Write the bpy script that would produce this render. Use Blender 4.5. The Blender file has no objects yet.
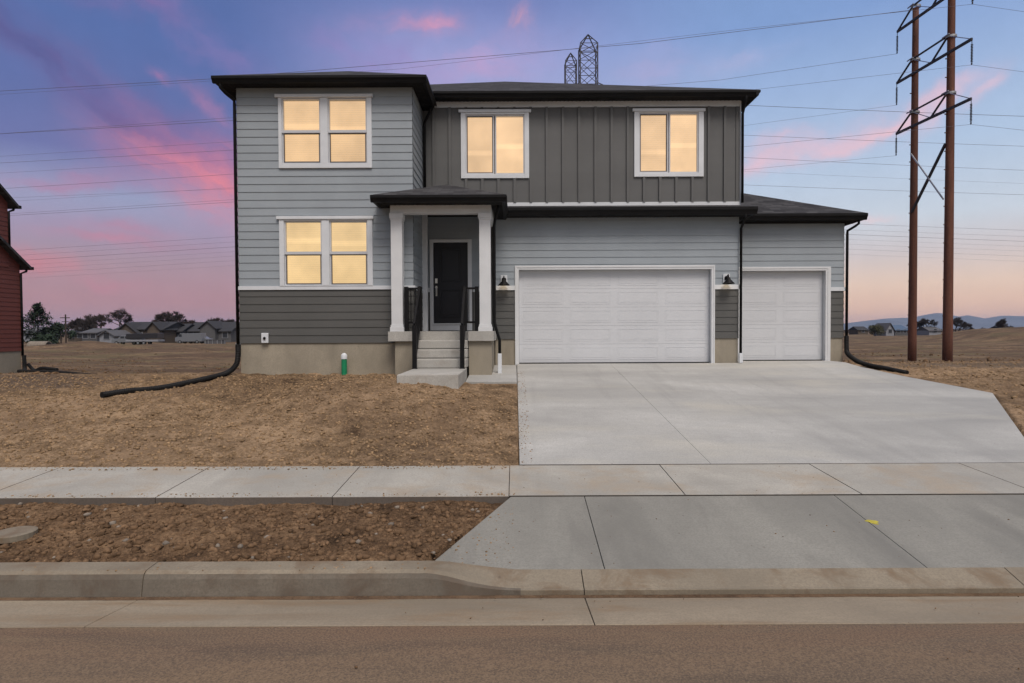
import bpy, math, random
import numpy as np
from mathutils import Vector, Matrix
random.seed(7)
R = math.radians
S = bpy.context.scene
COL = S.collection
CZ, F, PX, PY, PITCH, ROLL = 2.0, 600.0, 515.0, 344.6, R(1.3), R(0.25)

# ------------------------------------------------------------------ measuring helpers
def ray(px, py):
    dx, dy = px-PX, PY-py
    a = (dx*math.cos(ROLL)+dy*math.sin(ROLL))/F
    b = (-dx*math.sin(ROLL)+dy*math.cos(ROLL))/F
    return Vector((a, math.cos(PITCH)+b*math.sin(PITCH), -math.sin(PITCH)+b*math.cos(PITCH)))
def at(px, py, Y):
    d = ray(px, py); t = Y/d.y
    return Vector((d.x*t, Y, CZ+d.z*t))
def pz(py, Y, px=515): return at(px, py, Y).z
def pxx(px, Y, py=331): return at(px, py, Y).x

# ------------------------------------------------------------------ mesh helper
W = {}
class MB:
    def __init__(s): s.v=[]; s.f=[]; s.m=[]
    def quad(s, *p, m=0):
        n=len(s.v); s.v += [tuple(q) for q in p]; s.f.append(tuple(range(n, n+len(p)))); s.m.append(m)
    def box(s, x0,x1,y0,y1,z0,z1, m=0):
        if x0>x1: x0,x1=x1,x0
        if y0>y1: y0,y1=y1,y0
        if z0>z1: z0,z1=z1,z0
        n=len(s.v)
        s.v += [(x0,y0,z0),(x1,y0,z0),(x1,y1,z0),(x0,y1,z0),(x0,y0,z1),(x1,y0,z1),(x1,y1,z1),(x0,y1,z1)]
        for q in ((0,3,2,1),(4,5,6,7),(0,1,5,4),(1,2,6,5),(2,3,7,6),(3,0,4,7)):
            s.f.append(tuple(n+i for i in q)); s.m.append(m)
    def prism(s, top, thick, m=0, ms=None):
        n=len(s.v); k=len(top)
        s.v += [tuple(p) for p in top]+[(p[0],p[1],p[2]-thick) for p in top]
        s.f.append(tuple(range(n,n+k))); s.f.append(tuple(range(n+2*k-1,n+k-1,-1)))
        for i in range(k):
            j=(i+1)%k; s.f.append((n+i,n+k+i,n+k+j,n+j))
        s.m += [m]*2+[m if ms is None else ms]*k
    def tube(s, pts, r, seg=8, m=0, cap=True):
        pts=[Vector(p) for p in pts]; n=len(s.v)
        rs = r if isinstance(r,(list,tuple)) else [r]*len(pts)
        prev=None
        for i,p in enumerate(pts):
            a=pts[max(0,i-1)]; b=pts[min(len(pts)-1,i+1)]; t=(b-a).normalized()
            if prev is None:
                ref = Vector((0,0,1)) if abs(t.z)<.9 else Vector((1,0,0)); u=t.cross(ref).normalized()
            else:
                u=(prev-t*prev.dot(t)).normalized()
            prev=u; w=t.cross(u)
            for k in range(seg):
                c=2*math.pi*k/seg; s.v.append(tuple(p+(u*math.cos(c)+w*math.sin(c))*rs[i]))
        for i in range(len(pts)-1):
            for k in range(seg):
                a=n+i*seg+k; b=n+i*seg+(k+1)%seg
                s.f.append((a,b,b+seg,a+seg)); s.m.append(m)
        if cap:
            s.f.append(tuple(n+k for k in range(seg-1,-1,-1))); s.m.append(m)
            q=n+(len(pts)-1)*seg; s.f.append(tuple(q+k for k in range(seg))); s.m.append(m)
    def bar(s, a, b, w, h=None, m=0):
        a=Vector(a); b=Vector(b); h=h or w; t=(b-a).normalized()
        ref=Vector((0,0,1)) if abs(t.z)<.95 else Vector((0,1,0))
        u=t.cross(ref).normalized()*w/2; v=u.cross(t).normalized()*h/2
        n=len(s.v)
        for p in (a,b): s.v += [tuple(p+u+v),tuple(p-u+v),tuple(p-u-v),tuple(p+u-v)]
        for q in ((3,2,1,0),(4,5,6,7),(0,1,5,4),(1,2,6,5),(2,3,7,6),(3,0,4,7)):
            s.f.append(tuple(n+i for i in q)); s.m.append(m)
    def lathe(s, c, prof, seg=20, axis='z', m=0):
        n=len(s.v); c=Vector(c)
        for r,z in prof:
            for k in range(seg):
                t=2*math.pi*k/seg; x,y=r*math.cos(t),r*math.sin(t)
                s.v.append(tuple(c+(Vector((x,y,z)) if axis=='z' else Vector((x,z,y)) if axis=='y' else Vector((z,x,y)))))
        for i in range(len(prof)-1):
            for k in range(seg):
                a=n+i*seg+k; b=n+i*seg+(k+1)%seg; s.f.append((a,b,b+seg,a+seg)); s.m.append(m)
    def build(s, name, mat, parent=None, smooth=False, bevel=0, origin=None):
        vs=np.array(s.v,dtype=float)
        if origin is None:
            mn,mx=vs.min(0),vs.max(0); origin=Vector(((mn[0]+mx[0])/2,(mn[1]+mx[1])/2,mn[2]))
        origin=Vector(origin)
        me=bpy.data.meshes.new(name)
        me.from_pydata([tuple(q) for q in (vs-np.array(origin))],[],s.f)
        mats = mat if isinstance(mat,(list,tuple)) else [mat]
        for q in mats: me.materials.append(q)
        if len(mats)>1: me.polygons.foreach_set('material_index', s.m)
        if smooth: me.polygons.foreach_set('use_smooth',[True]*len(me.polygons))
        me.update()
        o=bpy.data.objects.new(name,me); COL.objects.link(o)
        if parent is not None:
            o.parent=parent; o.location=origin-W[parent.name]
        else: o.location=origin
        W[o.name]=origin
        if bevel:
            b=o.modifiers.new('bevel','BEVEL'); b.width=bevel; b.segments=2; b.limit_method='ANGLE'
        return o
def tag(o, label, cat, group=None, kind=None):
    if kind: o['kind']=kind
    if label: o['label']=label
    if cat: o['category']=cat
    if group: o['group']=group
    return o
def thing(name, loc, label, cat, group=None):
    o=bpy.data.objects.new(name,None); COL.objects.link(o); o.location=loc; W[o.name]=Vector(loc); o.empty_display_size=.3
    return tag(o,label,cat,group)
def struct(o): o['kind']='structure'; return o
def copy_tree(o, loc, label=None, rz=None, sc=None):
    c=o.copy(); COL.objects.link(c); c.location=loc
    if label: c['label']=label
    if rz is not None: c.rotation_euler=(0,0,rz)
    if sc: c.scale=(sc,sc,sc)
    for ch in list(o.children):
        d=ch.copy(); COL.objects.link(d); d.parent=c
        for g in list(ch.children):
            e=g.copy(); COL.objects.link(e); e.parent=d
    return c

# ------------------------------------------------------------------ materials
def lin(r,g,b):
    return tuple(((c/255)/12.92 if c/255<=.04045 else ((c/255+.055)/1.055)**2.4) for c in (r,g,b))+(1,)
class NT:
    def __init__(s, tree): s.t=tree; s.n=tree.nodes; s.l=tree.links
    def node(s, typ, **kw):
        n=s.n.new(typ)
        for k,v in kw.items(): setattr(n,k,v)
        return n
    def inp(s, sock, v):
        if isinstance(v, bpy.types.NodeSocket): s.l.new(v, sock)
        else: sock.default_value=v
    def math(s, op, a, b=0.0, c=0.0, clamp=False):
        n=s.node('ShaderNodeMath', operation=op, use_clamp=clamp)
        s.inp(n.inputs[0],a); s.inp(n.inputs[1],b); s.inp(n.inputs[2],c); return n.outputs[0]
    def noise(s, vec, scale, detail=4, rough=.55, dist=0.0):
        n=s.node('ShaderNodeTexNoise'); s.inp(n.inputs['Vector'],vec); n.inputs['Scale'].default_value=scale
        n.inputs['Detail'].default_value=detail; n.inputs['Roughness'].default_value=rough; n.inputs['Distortion'].default_value=dist
        return n.outputs['Fac']
    def mapr(s, v, a, b, c=0.0, d=1.0, smooth=False):
        n=s.node('ShaderNodeMapRange'); n.interpolation_type='SMOOTHSTEP' if smooth else 'LINEAR'
        s.inp(n.inputs['Value'],v); n.inputs['From Min'].default_value=a; n.inputs['From Max'].default_value=b
        n.inputs['To Min'].default_value=c; n.inputs['To Max'].default_value=d; return n.outputs[0]
    def mix(s, f, a, b, mode='MIX'):
        n=s.node('ShaderNodeMix', data_type='RGBA', blend_type=mode)
        s.inp(n.inputs[0],f); s.inp(n.inputs[6],a); s.inp(n.inputs[7],b); return n.outputs[2]
    def ramp(s, f, stops):
        n=s.node('ShaderNodeValToRGB'); e=n.color_ramp.elements
        while len(e)>1: e.remove(e[-1])
        e[0].position=stops[0][0]; e[0].color=stops[0][1]
        for p,c in stops[1:]:
            q=e.new(p); q.color=c
        s.inp(n.inputs[0],f); return n.outputs[0]
    def pos(s, sc=(1,1,1)):
        g=s.node('ShaderNodeNewGeometry'); m=s.node('ShaderNodeMapping'); m.inputs['Scale'].default_value=sc
        s.l.new(g.outputs['Position'], m.inputs['Vector']); return m.outputs[0]
    def bump(s, h, strength, dist, normal=None):
        n=s.node('ShaderNodeBump'); n.inputs['Strength'].default_value=strength; n.inputs['Distance'].default_value=dist
        s.inp(n.inputs['Height'],h)
        if normal is not None: s.l.new(normal,n.inputs['Normal'])
        return n.outputs[0]
def rgb(*c): return tuple(c)+(1,)
def newmat(name):
    m=bpy.data.materials.new(name); m.use_nodes=True; t=NT(m.node_tree); b=m.node_tree.nodes['Principled BSDF']; return m,t,b
def simple(name, c, rough=.6, metal=0, var=.12, scale=3, bump=0, bscale=60, spec=.4, stretch=(1,1,1)):
    m,t,b=newmat(name)
    p=t.pos(stretch); n=t.noise(p,scale,5,.6)
    lo=tuple(x*(1-var) for x in c)+(1,); hi=tuple(min(1,x*(1+var)) for x in c)+(1,)
    t.l.new(t.mix(t.mapr(n,.3,.7), lo, hi), b.inputs['Base Color'])
    b.inputs['Roughness'].default_value=rough; b.inputs['Metallic'].default_value=metal; b.inputs['Specular IOR Level'].default_value=spec
    if bump: t.l.new(t.bump(t.noise(t.pos(),bscale,3),bump,.01), b.inputs['Normal'])
    return m
M={}
def siding_mat(name, c):
    m,t,b=newmat(name)
    p=t.pos((1,1,1)); n1=t.noise(p,.9,4,.6); grain=t.noise(t.pos((3,3,45)),4,3,.6); crs=t.noise(t.pos((.22,.22,5.6)),1.0,1,.3)
    col=t.mix(t.mapr(n1,.3,.7), tuple(x*.9 for x in c)+(1,), tuple(x*1.07 for x in c)+(1,))
    col=t.mix(t.mapr(grain,.35,.75,0,.22), col, tuple(x*.75 for x in c)+(1,))
    col=t.mix(t.mapr(crs,.42,.58,0,.16),col,tuple(x*.78 for x in c)+(1,))
    t.l.new(col,b.inputs['Base Color']); b.inputs['Roughness'].default_value=.62; b.inputs['Specular IOR Level'].default_value=.3
    t.l.new(t.bump(grain,.25,.004), b.inputs['Normal']); return m
M['siding']=siding_mat('pale_grey_siding',(.29,.328,.365))
M['dark']=siding_mat('dark_grey_siding',(.095,.096,.094))
M['batten']=siding_mat('mid_grey_panels',(.118,.121,.124))
M['red']=siding_mat('red_siding',(.15,.045,.036))
M['white']=simple('white_trim',(.60,.63,.67),.5,var=.05)
M['column']=simple('white_column_paint',(.60,.62,.645),.5,var=.05)
M['garage']=simple('garage_door_paint',(.555,.575,.61),.45,var=.04,scale=1.2,bump=.08,bscale=120)
M['vinyl']=simple('window_vinyl',(.50,.52,.56),.4,var=.03)
M['black']=simple('black_metal',(.010,.010,.011),.5,var=.2,spec=.12)
M['blackmatt']=simple('black_soffit',(.02,.02,.021),.8,var=.25,scale=20,spec=.1)
M['hose']=simple('black_corrugated_plastic',(.014,.014,.015),.6,var=.3,scale=6,spec=.15)
M['door']=simple('black_door_paint',(.014,.015,.021),.4,var=.1,spec=.3)
M['nickel']=simple('satin_nickel',(.65,.64,.62),.3,metal=.9,var=.05)
M['steel']=simple('galvanised_steel',(.35,.36,.38),.45,metal=.7,var=.15)
M['green']=simple('green_pipe_plastic',(.01,.22,.10),.45,var=.1)
M['lattice']=simple('dull_lattice_steel',(.035,.033,.04),.6,var=.2)
M['wire']=simple('dark_wire',(.13,.12,.155),.6,var=.05)
M['rubber']=simple('tyre_rubber',(.02,.02,.02),.8)
M['carwhite']=simple('white_car_paint',(.15,.16,.18),.3,var=.03)
M['carblack']=simple('black_car_paint',(.03,.03,.035),.3,var=.05)
M['glassdark']=simple('dark_window_glass',(.03,.035,.045),.12,var=.1,spec=.6)
def corten():
    m,t,b=newmat('weathered_rust_steel')
    n=t.noise(t.pos((2.5,2.5,.35)),1.3,6,.65); n2=t.noise(t.pos(),9,5,.6)
    col=t.ramp(t.math('ADD',t.math('MULTIPLY',n,.7),t.math('MULTIPLY',n2,.3)),[(.3,rgb(.055,.022,.015)),(.5,rgb(.11,.04,.025)),(.7,rgb(.17,.068,.04))])
    t.l.new(col,b.inputs['Base Color']); b.inputs['Roughness'].default_value=.85; return m
M['rust']=corten()
def shingle():
    m,t,b=newmat('dark_shingles')
    g=t.node('ShaderNodeTexCoord'); mp=t.node('ShaderNodeMapping'); mp.inputs['Scale'].default_value=(1,1,1)
    t.l.new(g.outputs['UV'],mp.inputs['Vector'])
    br=t.node('ShaderNodeTexBrick'); br.offset=.37; t.l.new(mp.outputs[0],br.inputs['Vector'])
    br.inputs['Scale'].default_value=1; br.inputs['Brick Width'].default_value=.3; br.inputs['Row Height'].default_value=.14
    br.inputs['Mortar Size'].default_value=.006; br.inputs['Color1'].default_value=rgb(.020,.020,.024); br.inputs['Color2'].default_value=rgb(.085,.085,.092)
    br.inputs['Mortar'].default_value=rgb(.015,.015,.017)
    n=t.noise(t.pos(),70,3,.7)
    t.l.new(t.mix(.35,br.outputs['Color'],t.mix(n,rgb(.008,.008,.01),rgb(.11,.11,.115))),b.inputs['Base Color'])
    t.l.new(t.bump(t.math('ADD',br.outputs['Fac'],t.math('MULTIPLY',n,-.5)),-.6,.01),b.inputs['Normal'])
    b.inputs['Roughness'].default_value=.95; b.inputs['Specular IOR Level'].default_value=.08; return m
M['shingle']=shingle()
def concrete(name, c, stain=(.2,.14,.09), samt=.35, sscale=1.2, streak=(1,1,1), smin=.52, rough=.85, bright=1.25, blotch=.6):
    m,t,b=newmat(name)
    big=t.noise(t.pos(streak),blotch,6,.6,.6); fine=t.noise(t.pos(),55,5,.7); mid=t.noise(t.pos((1,1,1)),4,6,.65)
    st=t.noise(t.pos(streak),sscale,7,.65,.4)
    base=t.ramp(big,[(.32,tuple(x*.72 for x in c)+(1,)),(.5,tuple(c)+(1,)),(.68,tuple(x*bright for x in c)+(1,))])
    col=t.mix(t.mapr(mid,.35,.75,0,.35), base, tuple(x*.72 for x in c)+(1,))
    col=t.mix(t.mapr(st,smin,smin+.22,0,samt,True), col, tuple(stain)+(1,))
    col=t.mix(t.mapr(fine,.42,.62,0,.5), col, tuple(x*.6 for x in c)+(1,))
    br=t.noise(t.pos((1.2,60,1)),1.5,3,.7); col=t.mix(t.mapr(br,.42,.62,0,.22),col,tuple(x*.7 for x in c)+(1,))
    ty=t.noise(t.pos((2.6,.22,1)),.8,4,.6,.3); col=t.mix(t.mapr(ty,.55,.68,0,.32),col,tuple(x*.62 for x in c)+(1,))
    vo=t.node('ShaderNodeTexVoronoi'); vo.inputs['Scale'].default_value=3.1; t.l.new(t.pos(),vo.inputs['Vector'])
    sp=t.mapr(vo.outputs['Distance'],.015,.05,.5,0)
    col=t.mix(sp,col,rgb(.07,.05,.04))
    t.l.new(col,b.inputs['Base Color']); t.l.new(t.mapr(big,.3,.7,rough-.12,rough+.08),b.inputs['Roughness'])
    t.l.new(t.bump(t.math('ADD',fine,t.math('MULTIPLY',mid,.6)),.35,.004),b.inputs['Normal']); return m
M['drive']=concrete('driveway_concrete',(.40,.398,.385),stain=(.50,.475,.41),samt=.6,streak=(.35,1,1),sscale=.7,bright=1.3,smin=.48)
M['walk']=concrete('sidewalk_concrete',(.39,.375,.34),stain=(.36,.275,.185),samt=.6,streak=(.8,1,1),sscale=1.6,smin=.46)
M['apron']=concrete('apron_concrete',(.25,.245,.222),stain=(.14,.135,.125),samt=.55,streak=(1.6,.5,1),bright=1.2)
M['gutter']=concrete('gutter_concrete',(.30,.25,.185),stain=(.23,.145,.075),samt=.7,streak=(.35,2,1),sscale=1.5,smin=.48)
M['kerb']=concrete('kerb_concrete',(.24,.205,.155),stain=(.14,.085,.045),samt=.75,sscale=2.6,smin=.46)
M['found']=concrete('foundation_concrete',(.32,.285,.225),stain=(.16,.14,.11),samt=.5,streak=(1.4,1,.5),sscale=1.1)
M['step']=concrete('step_concrete',(.40,.392,.37),stain=(.24,.21,.17),samt=.5,sscale=1.5)
def dirt(name, light, mid, dark, sc=1.0, patch=None, bumpd=.03):
    m,t,b=newmat(name)
    big=t.noise(t.pos((.6,1,1)),.35*sc,6,.65,.5); med=t.noise(t.pos(),3.2*sc,7,.7); fine=t.noise(t.pos(),24*sc,6,.75)
    v=t.math('ADD',t.math('MULTIPLY',big,.3),t.math('ADD',t.math('MULTIPLY',med,.36),t.math('MULTIPLY',fine,.34)))
    col=t.ramp(v,[(.40,dark+(1,)),(.49,mid+(1,)),(.57,light+(1,))])
    if patch:
        for (x0,y0,rx,ry,cc,am) in patch:
            g=t.node('ShaderNodeNewGeometry'); sx=t.node('ShaderNodeSeparateXYZ'); t.l.new(g.outputs['Position'],sx.inputs[0])
            dx=t.math('MULTIPLY',t.math('SUBTRACT',sx.outputs[0],x0),1/rx); dy=t.math('MULTIPLY',t.math('SUBTRACT',sx.outputs[1],y0),1/ry)
            d=t.math('ADD',t.math('MULTIPLY',dx,dx),t.math('MULTIPLY',dy,dy)); d=t.math('ADD',d,t.math('MULTIPLY',med,1.2))
            col=t.mix(t.mapr(d,1.0,1.9,am,0,True),col,cc+(1,))
    if patch:
        g=t.node('ShaderNodeNewGeometry'); sx=t.node('ShaderNodeSeparateXYZ'); t.l.new(g.outputs['Position'],sx.inputs[0])
        bn=t.noise(t.pos((.10,.42,1)),1.0,6,.65,.4); bf=t.math('MULTIPLY',t.mapr(bn,.40,.54,.3,.92),t.mapr(sx.outputs[1],15,26))
        col=t.mix(bf,col,rgb(.085,.058,.042))
        gn=t.noise(t.pos((.12,.3,1)),.8,5,.6); col=t.mix(t.math('MULTIPLY',t.mapr(gn,.5,.62,0,.5),t.mapr(sx.outputs[1],18,30)),col,rgb(.13,.115,.062))
        col=t.mix(t.mapr(t.noise(t.pos((.7,.25,1)),1.1,4,.6),.47,.62,0,.35),col,rgb(.15,.10,.066))
    vo=t.node('ShaderNodeTexVoronoi'); vo.inputs['Scale'].default_value=14*sc; t.l.new(t.pos(),vo.inputs['Vector'])
    peb=t.mapr(vo.outputs['Distance'],.1,.28,1,0)
    pm=t.math('MULTIPLY',peb,t.mapr(t.noise(t.pos(),5*sc,2),.5,.6))
    col=t.mix(t.math('MULTIPLY',pm,.5),col,tuple(min(1,x*1.5) for x in light)+(1,))
    t.l.new(col,b.inputs['Base Color']); b.inputs['Roughness'].default_value=1; b.inputs['Specular IOR Level'].default_value=.1
    h=t.math('ADD',t.math('MULTIPLY',med,1.0),t.math('MULTIPLY',fine,.5))
    t.l.new(t.bump(h,1.0,bumpd),b.inputs['Normal']); return m
M['ground']=dirt('tan_graded_dirt',(.35,.245,.155),(.195,.132,.08),(.055,.036,.023),patch=[(-11.5,12.9,3.2,1.1,(.085,.065,.055),.8),(13,15.6,4,.5,(.10,.085,.075),.6)],bumpd=.05)
M['strip']=dirt('brown_clod_soil',(.225,.145,.085),(.11,.068,.04),(.03,.02,.013),sc=1.3,bumpd=.03)
M['clod']=simple('soil_clod',(.25,.17,.10),1,var=.55,scale=9,bump=.8,bscale=40,spec=.1)
M['clodd']=simple('dark_soil_clod',(.14,.088,.052),1,var=.65,scale=9,bump=.8,bscale=40,spec=.1)
M['stone']=simple('pale_stone',(.20,.17,.14),.9,var=.35,scale=9,bump=.4)
def asphalt():
    m,t,b=newmat('dusty_asphalt')
    big=t.noise(t.pos((.45,1.2,1)),.9,6,.65,.5); fine=t.noise(t.pos(),75,5,.8); mid=t.noise(t.pos((.3,3,1)),2.5,5,.6)
    g=t.node('ShaderNodeNewGeometry'); sx=t.node('ShaderNodeSeparateXYZ'); t.l.new(g.outputs['Position'],sx.inputs[0])
    edge=t.mapr(sx.outputs[1],3.35,3.93)
    f=t.math('ADD',t.math('MULTIPLY',t.mapr(sx.outputs[0],-1,2.6),.35),t.mapr(big,.3,.7,-.2,.6),clamp=True)
    col=t.mix(f,rgb(.195,.132,.08),rgb(.11,.082,.06))
    col=t.mix(t.mapr(mid,.4,.7,0,.35),col,rgb(.22,.15,.095))
    col=t.mix(t.math('MULTIPLY',edge,t.mapr(mid,.35,.6)),col,rgb(.17,.105,.065))
    cr=t.node('ShaderNodeTexVoronoi'); cr.feature='DISTANCE_TO_EDGE'; cr.inputs['Scale'].default_value=.33; t.l.new(t.pos((.5,1,1)),cr.inputs['Vector'])
    pt=t.noise(t.pos((.25,1.6,1)),1.6,5,.6); col=t.mix(t.mapr(pt,.52,.66,0,.45),col,rgb(.075,.055,.042))
    col=t.mix(t.mapr(fine,.46,.62,0,.7),col,rgb(.05,.042,.038)); col=t.mix(t.mapr(fine,.36,.46,.6,0),col,rgb(.25,.19,.135))
    t.l.new(col,b.inputs['Base Color']); b.inputs['Roughness'].default_value=.95
    t.l.new(t.bump(fine,.6,.004),b.inputs['Normal']); return m
M['asphalt']=asphalt()
def blind(name, colr, st, band):
    m,t,b=newmat(name)
    g=t.node('ShaderNodeNewGeometry'); sx=t.node('ShaderNodeSeparateXYZ'); t.l.new(g.outputs['Position'],sx.inputs[0])
    z=sx.outputs[2]
    sl=t.math('FRACT',t.math('MULTIPLY',z,1/.05)); sl=t.mapr(t.math('ABSOLUTE',t.math('SUBTRACT',sl,.5)),.34,.5,1,.88)
    n=t.noise(t.pos(),1.3,3,.5); f=t.math('MULTIPLY',sl,t.mapr(n,.3,.7,.84,1.12))
    bm=t.math('ABSOLUTE',t.math('SUBTRACT',z,band)); f=t.math('ADD',f,t.mapr(bm,.03,.09,.16,0,True))
    em=t.node('ShaderNodeEmission'); em.inputs['Color'].default_value=colr; t.l.new(t.math('MULTIPLY',f,st),em.inputs['Strength'])
    m.node_tree.links.new(em.outputs[0], m.node_tree.nodes['Material Output'].inputs[0]); return m
def winglass():
    m=bpy.data.materials.new('window_glass'); m.use_nodes=True; t=NT(m.node_tree); m.node_tree.nodes.remove(m.node_tree.nodes['Principled BSDF'])
    tr=t.node('ShaderNodeBsdfTransparent'); gl=t.node('ShaderNodeBsdfGlossy'); gl.inputs['Roughness'].default_value=.03
    mx=t.node('ShaderNodeMixShader'); mx.inputs[0].default_value=.07
    t.l.new(tr.outputs[0],mx.inputs[1]); t.l.new(gl.outputs[0],mx.inputs[2]); t.l.new(mx.outputs[0],t.n['Material Output'].inputs[0]); return m
M['glass']=winglass()
def emis(name,c,s):
    m=bpy.data.materials.new(name); m.use_nodes=True; t=NT(m.node_tree); m.node_tree.nodes.remove(m.node_tree.nodes['Principled BSDF'])
    e=t.node('ShaderNodeEmission'); e.inputs[0].default_value=c; e.inputs[1].default_value=s; t.l.new(e.outputs[0],t.n['Material Output'].inputs[0]); return m
M['bulb']=emis('lit_bulb',rgb(1,.8,.5),1.5)

# ------------------------------------------------------------------ terrain
def vnoise(x,y,seed=0):
    xi=np.floor(x).astype(np.int64); yi=np.floor(y).astype(np.int64); xf=x-xi; yf=y-yi
    def hsh(a,b):
        n=(a*374761393+b*668265263+seed*1442695041)&0xffffffff
        n=((n^(n>>13))*1274126177)&0xffffffff
        return ((n^(n>>16))&0xffff)/65535.0
    u=xf*xf*(3-2*xf); v=yf*yf*(3-2*yf)
    return (hsh(xi,yi)*(1-u)+hsh(xi+1,yi)*u)*(1-v)+(hsh(xi,yi+1)*(1-u)+hsh(xi+1,yi+1)*u)*v-.5
def fbm(x,y,sc,octv=4,seed=0,rough=.5):
    a=1; s=0; r=0
    for i in range(octv):
        s=s+a*vnoise(x*sc+17.3*i,y*sc-9.1*i,seed+i); r+=a; a*=rough; sc*=2.03
    return s/r
def sst(x,a,b):
    t=np.clip((x-a)/(b-a),0,1); return t*t*(3-2*t)
LY=[-60,4.3,4.76,6.17,7.3,10.4,13.7,18,24,40,70,9000]; LH=[2.3,2.3,1.9,1.79,1.68,1.30,.965,1.26,1.66,2.2,2.2,2.2]
RY=[-60,4.3,4.76,6.17,7.3,11.46,15.9,24,38,70,9000];   RH=[2.3,2.3,1.9,1.79,1.68,1.24,.93,1.38,2.18,2.2,2.2]
def Hbase(x,y):
    x=np.asarray(x,float); y=np.asarray(y,float)
    hl=np.interp(y,LY,LH); hr=np.interp(y,RY,RH); w=sst(x,4,9)
    z=CZ-(hl*(1-w)+hr*w)
    # earth berm far right and low spoil heaps far left
    z=z+2.7*sst(x,71,88)*np.exp(-((y-105)/16)**2)*(1+.35*fbm(x,y,.05,3,5))
    z=z+.9*np.exp(-((y-72)/5)**2)*np.exp(-((x+52)/11)**2)*(1+1.2*fbm(x,y,.25,3,9))
    z=z+.29*np.exp(-((x+2.5)/1.75)**4)*np.exp(-((y-11.0)/1.5)**2)
    return z
CONC=[]   # (x0,x1,y0,y1) footprints the soil is pushed down under
def Hfull(x,y):
    z=Hbase(x,y)
    near=sst(y,7.4,8.2)
    d=sst(y,14,24); far=sst(y,30,60)
    z=z+near*(.06*fbm(x,y,.8,3,1)*(1+2*d)+.11*fbm(x,y,4.6,4,2,.72)+.7*far*fbm(x*.5,y,.14,5,3,.65)+.30*d*fbm(x*.35,y,.5,5,4,.6))
    for (yc,am,k1) in ((9.55,.035,.31),(10.9,.03,.27),(8.35,.02,.2)):
        path=yc+.25*np.sin(x*k1+yc)+.05*np.sin(x*1.3)
        z=z-near*am*np.exp(-((y-path)/.12)**2)*(.7+.5*np.sign(np.sin(x*28+y*9)))*sst(fbm(x,y,.3,2,91),-.28,.02)*(x<-.2)
        z=z+near*am*.5*np.exp(-((y-path-.22)/.10)**2)*(x<-.2)
    ridge=np.abs(fbm(x,y,7.0,2,31)); z=z-near*.03*np.clip(.08-ridge,0,.08)/.08*sst(fbm(x,y,1.1,2,8),-.1,.15)
    return z
def ground_hit(px,py):
    d=ray(px,py); lo=None
    for i in range(1,4000):
        Y=4.8*(1.002**i); X=d.x*Y/d.y; Z=CZ+d.z*Y/d.y
        if float(Hbase(X,Y))>=Z: return Vector((X,Y,float(Hbase(X,Y))))
    return Vector((d.x*150/d.y,150,-.2))
def grid_mesh(name, xs, ys, zf, mat, drop=None, origin=None):
    X,Y=np.meshgrid(xs,ys); Z=zf(X,Y)
    if drop is not None: Z=drop(X,Y,Z)
    nx,ny=len(xs),len(ys); co=np.stack([X,Y,Z],-1).reshape(-1,3).astype(np.float32)
    i=np.arange(ny-1)[:,None]*nx+np.arange(nx-1)[None,:]; i=i.reshape(-1)
    q=np.stack([i,i+1,i+nx+1,i+nx],-1).astype(np.int32)
    me=bpy.data.meshes.new(name); me.vertices.add(len(co)); me.vertices.foreach_set('co',co.ravel())
    me.loops.add(q.size); me.loops.foreach_set('vertex_index',q.ravel()); me.polygons.add(len(q))
    me.polygons.foreach_set('loop_start',np.arange(0,q.size,4,dtype=np.int32)); me.polygons.foreach_set('loop_total',np.full(len(q),4,dtype=np.int32))
    me.polygons.foreach_set('use_smooth',np.ones(len(q),dtype=bool)); me.materials.append(mat); me.update(calc_edges=True); me.validate()
    o=bpy.data.objects.new(name,me); COL.objects.link(o); return o

YN,YF=6.17,7.30            # sidewalk near and far edge
ZN,ZF=CZ-1.706,CZ-1.64
GZ=CZ-.83                  # garage slab
YL,YG,Y3=13.73,15.19,16.1
def drive_z(y): return CZ-(.83+(15.19-y)*(.81/7.89)) if y<15.19 else GZ
D_POLY=[(.05,YF+.012),(.05,15.17),(5.62,15.17),(5.62,16.08),(8.95,16.08),(9.2,11.46),(6.45,YF+.012)]
def inpoly(X,Y,poly,grow=0):
    ins=np.zeros(X.shape,bool); n=len(poly)
    for i in range(n):
        x1,y1=poly[i]; x2,y2=poly[(i+1)%n]
        if y1==y2: continue
        c=((y1>Y)!=(y2>Y))&(X<(x2-x1)*(Y-y1)/(y2-y1)+x1); ins^=c
    return ins
def drop(X,Y,Z):
    Z=Z.copy()
    zd=np.where(Y<15.19, CZ-(.83+(15.19-Y)*(.81/7.89)), GZ)
    m=inpoly(X,Y,[(.03,7.2),(.03,15.3),(5.7,15.3),(5.7,16.2),(8.42,16.2),(8.39,14.5),(8.6,13.2),(9.1,11.4),(6.48,7.2)])
    Z[m]=np.minimum(Z[m], zd[m]-.12)
    # soil meets the slab edge level with it
    m2=(~m)&(X>6.4)&(X<10.5)&(Y>7.3)&(Y<16.5); Z[m2]=np.minimum(Z[m2],zd[m2]-.02)
    m=(X>-1.06)&(X<.05)&(Y>12.36)&(Y<15.3); Z[m]=np.minimum(Z[m],CZ-1.2); m=(X>-1.0)&(X<.05)&(Y>12.1)&(Y<12.4); Z[m]=np.minimum(Z[m],CZ-1.085)
    m=(Y>6.1)&(Y<7.30); Z[m]=np.minimum(Z[m],CZ-1.86)
    m=(Y<=6.1); Z[m]=np.minimum(Z[m],CZ-2.25)
    m=(Y<=7.5)&(Y>7.3); Z[m]=np.minimum(Z[m],CZ-1.66)
    m=(X>-2.2)&(X<-1.0)&(Y>11.0)&(Y<13.5); Z[m]=np.minimum(Z[m],CZ-1.05)
    return Z
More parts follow.
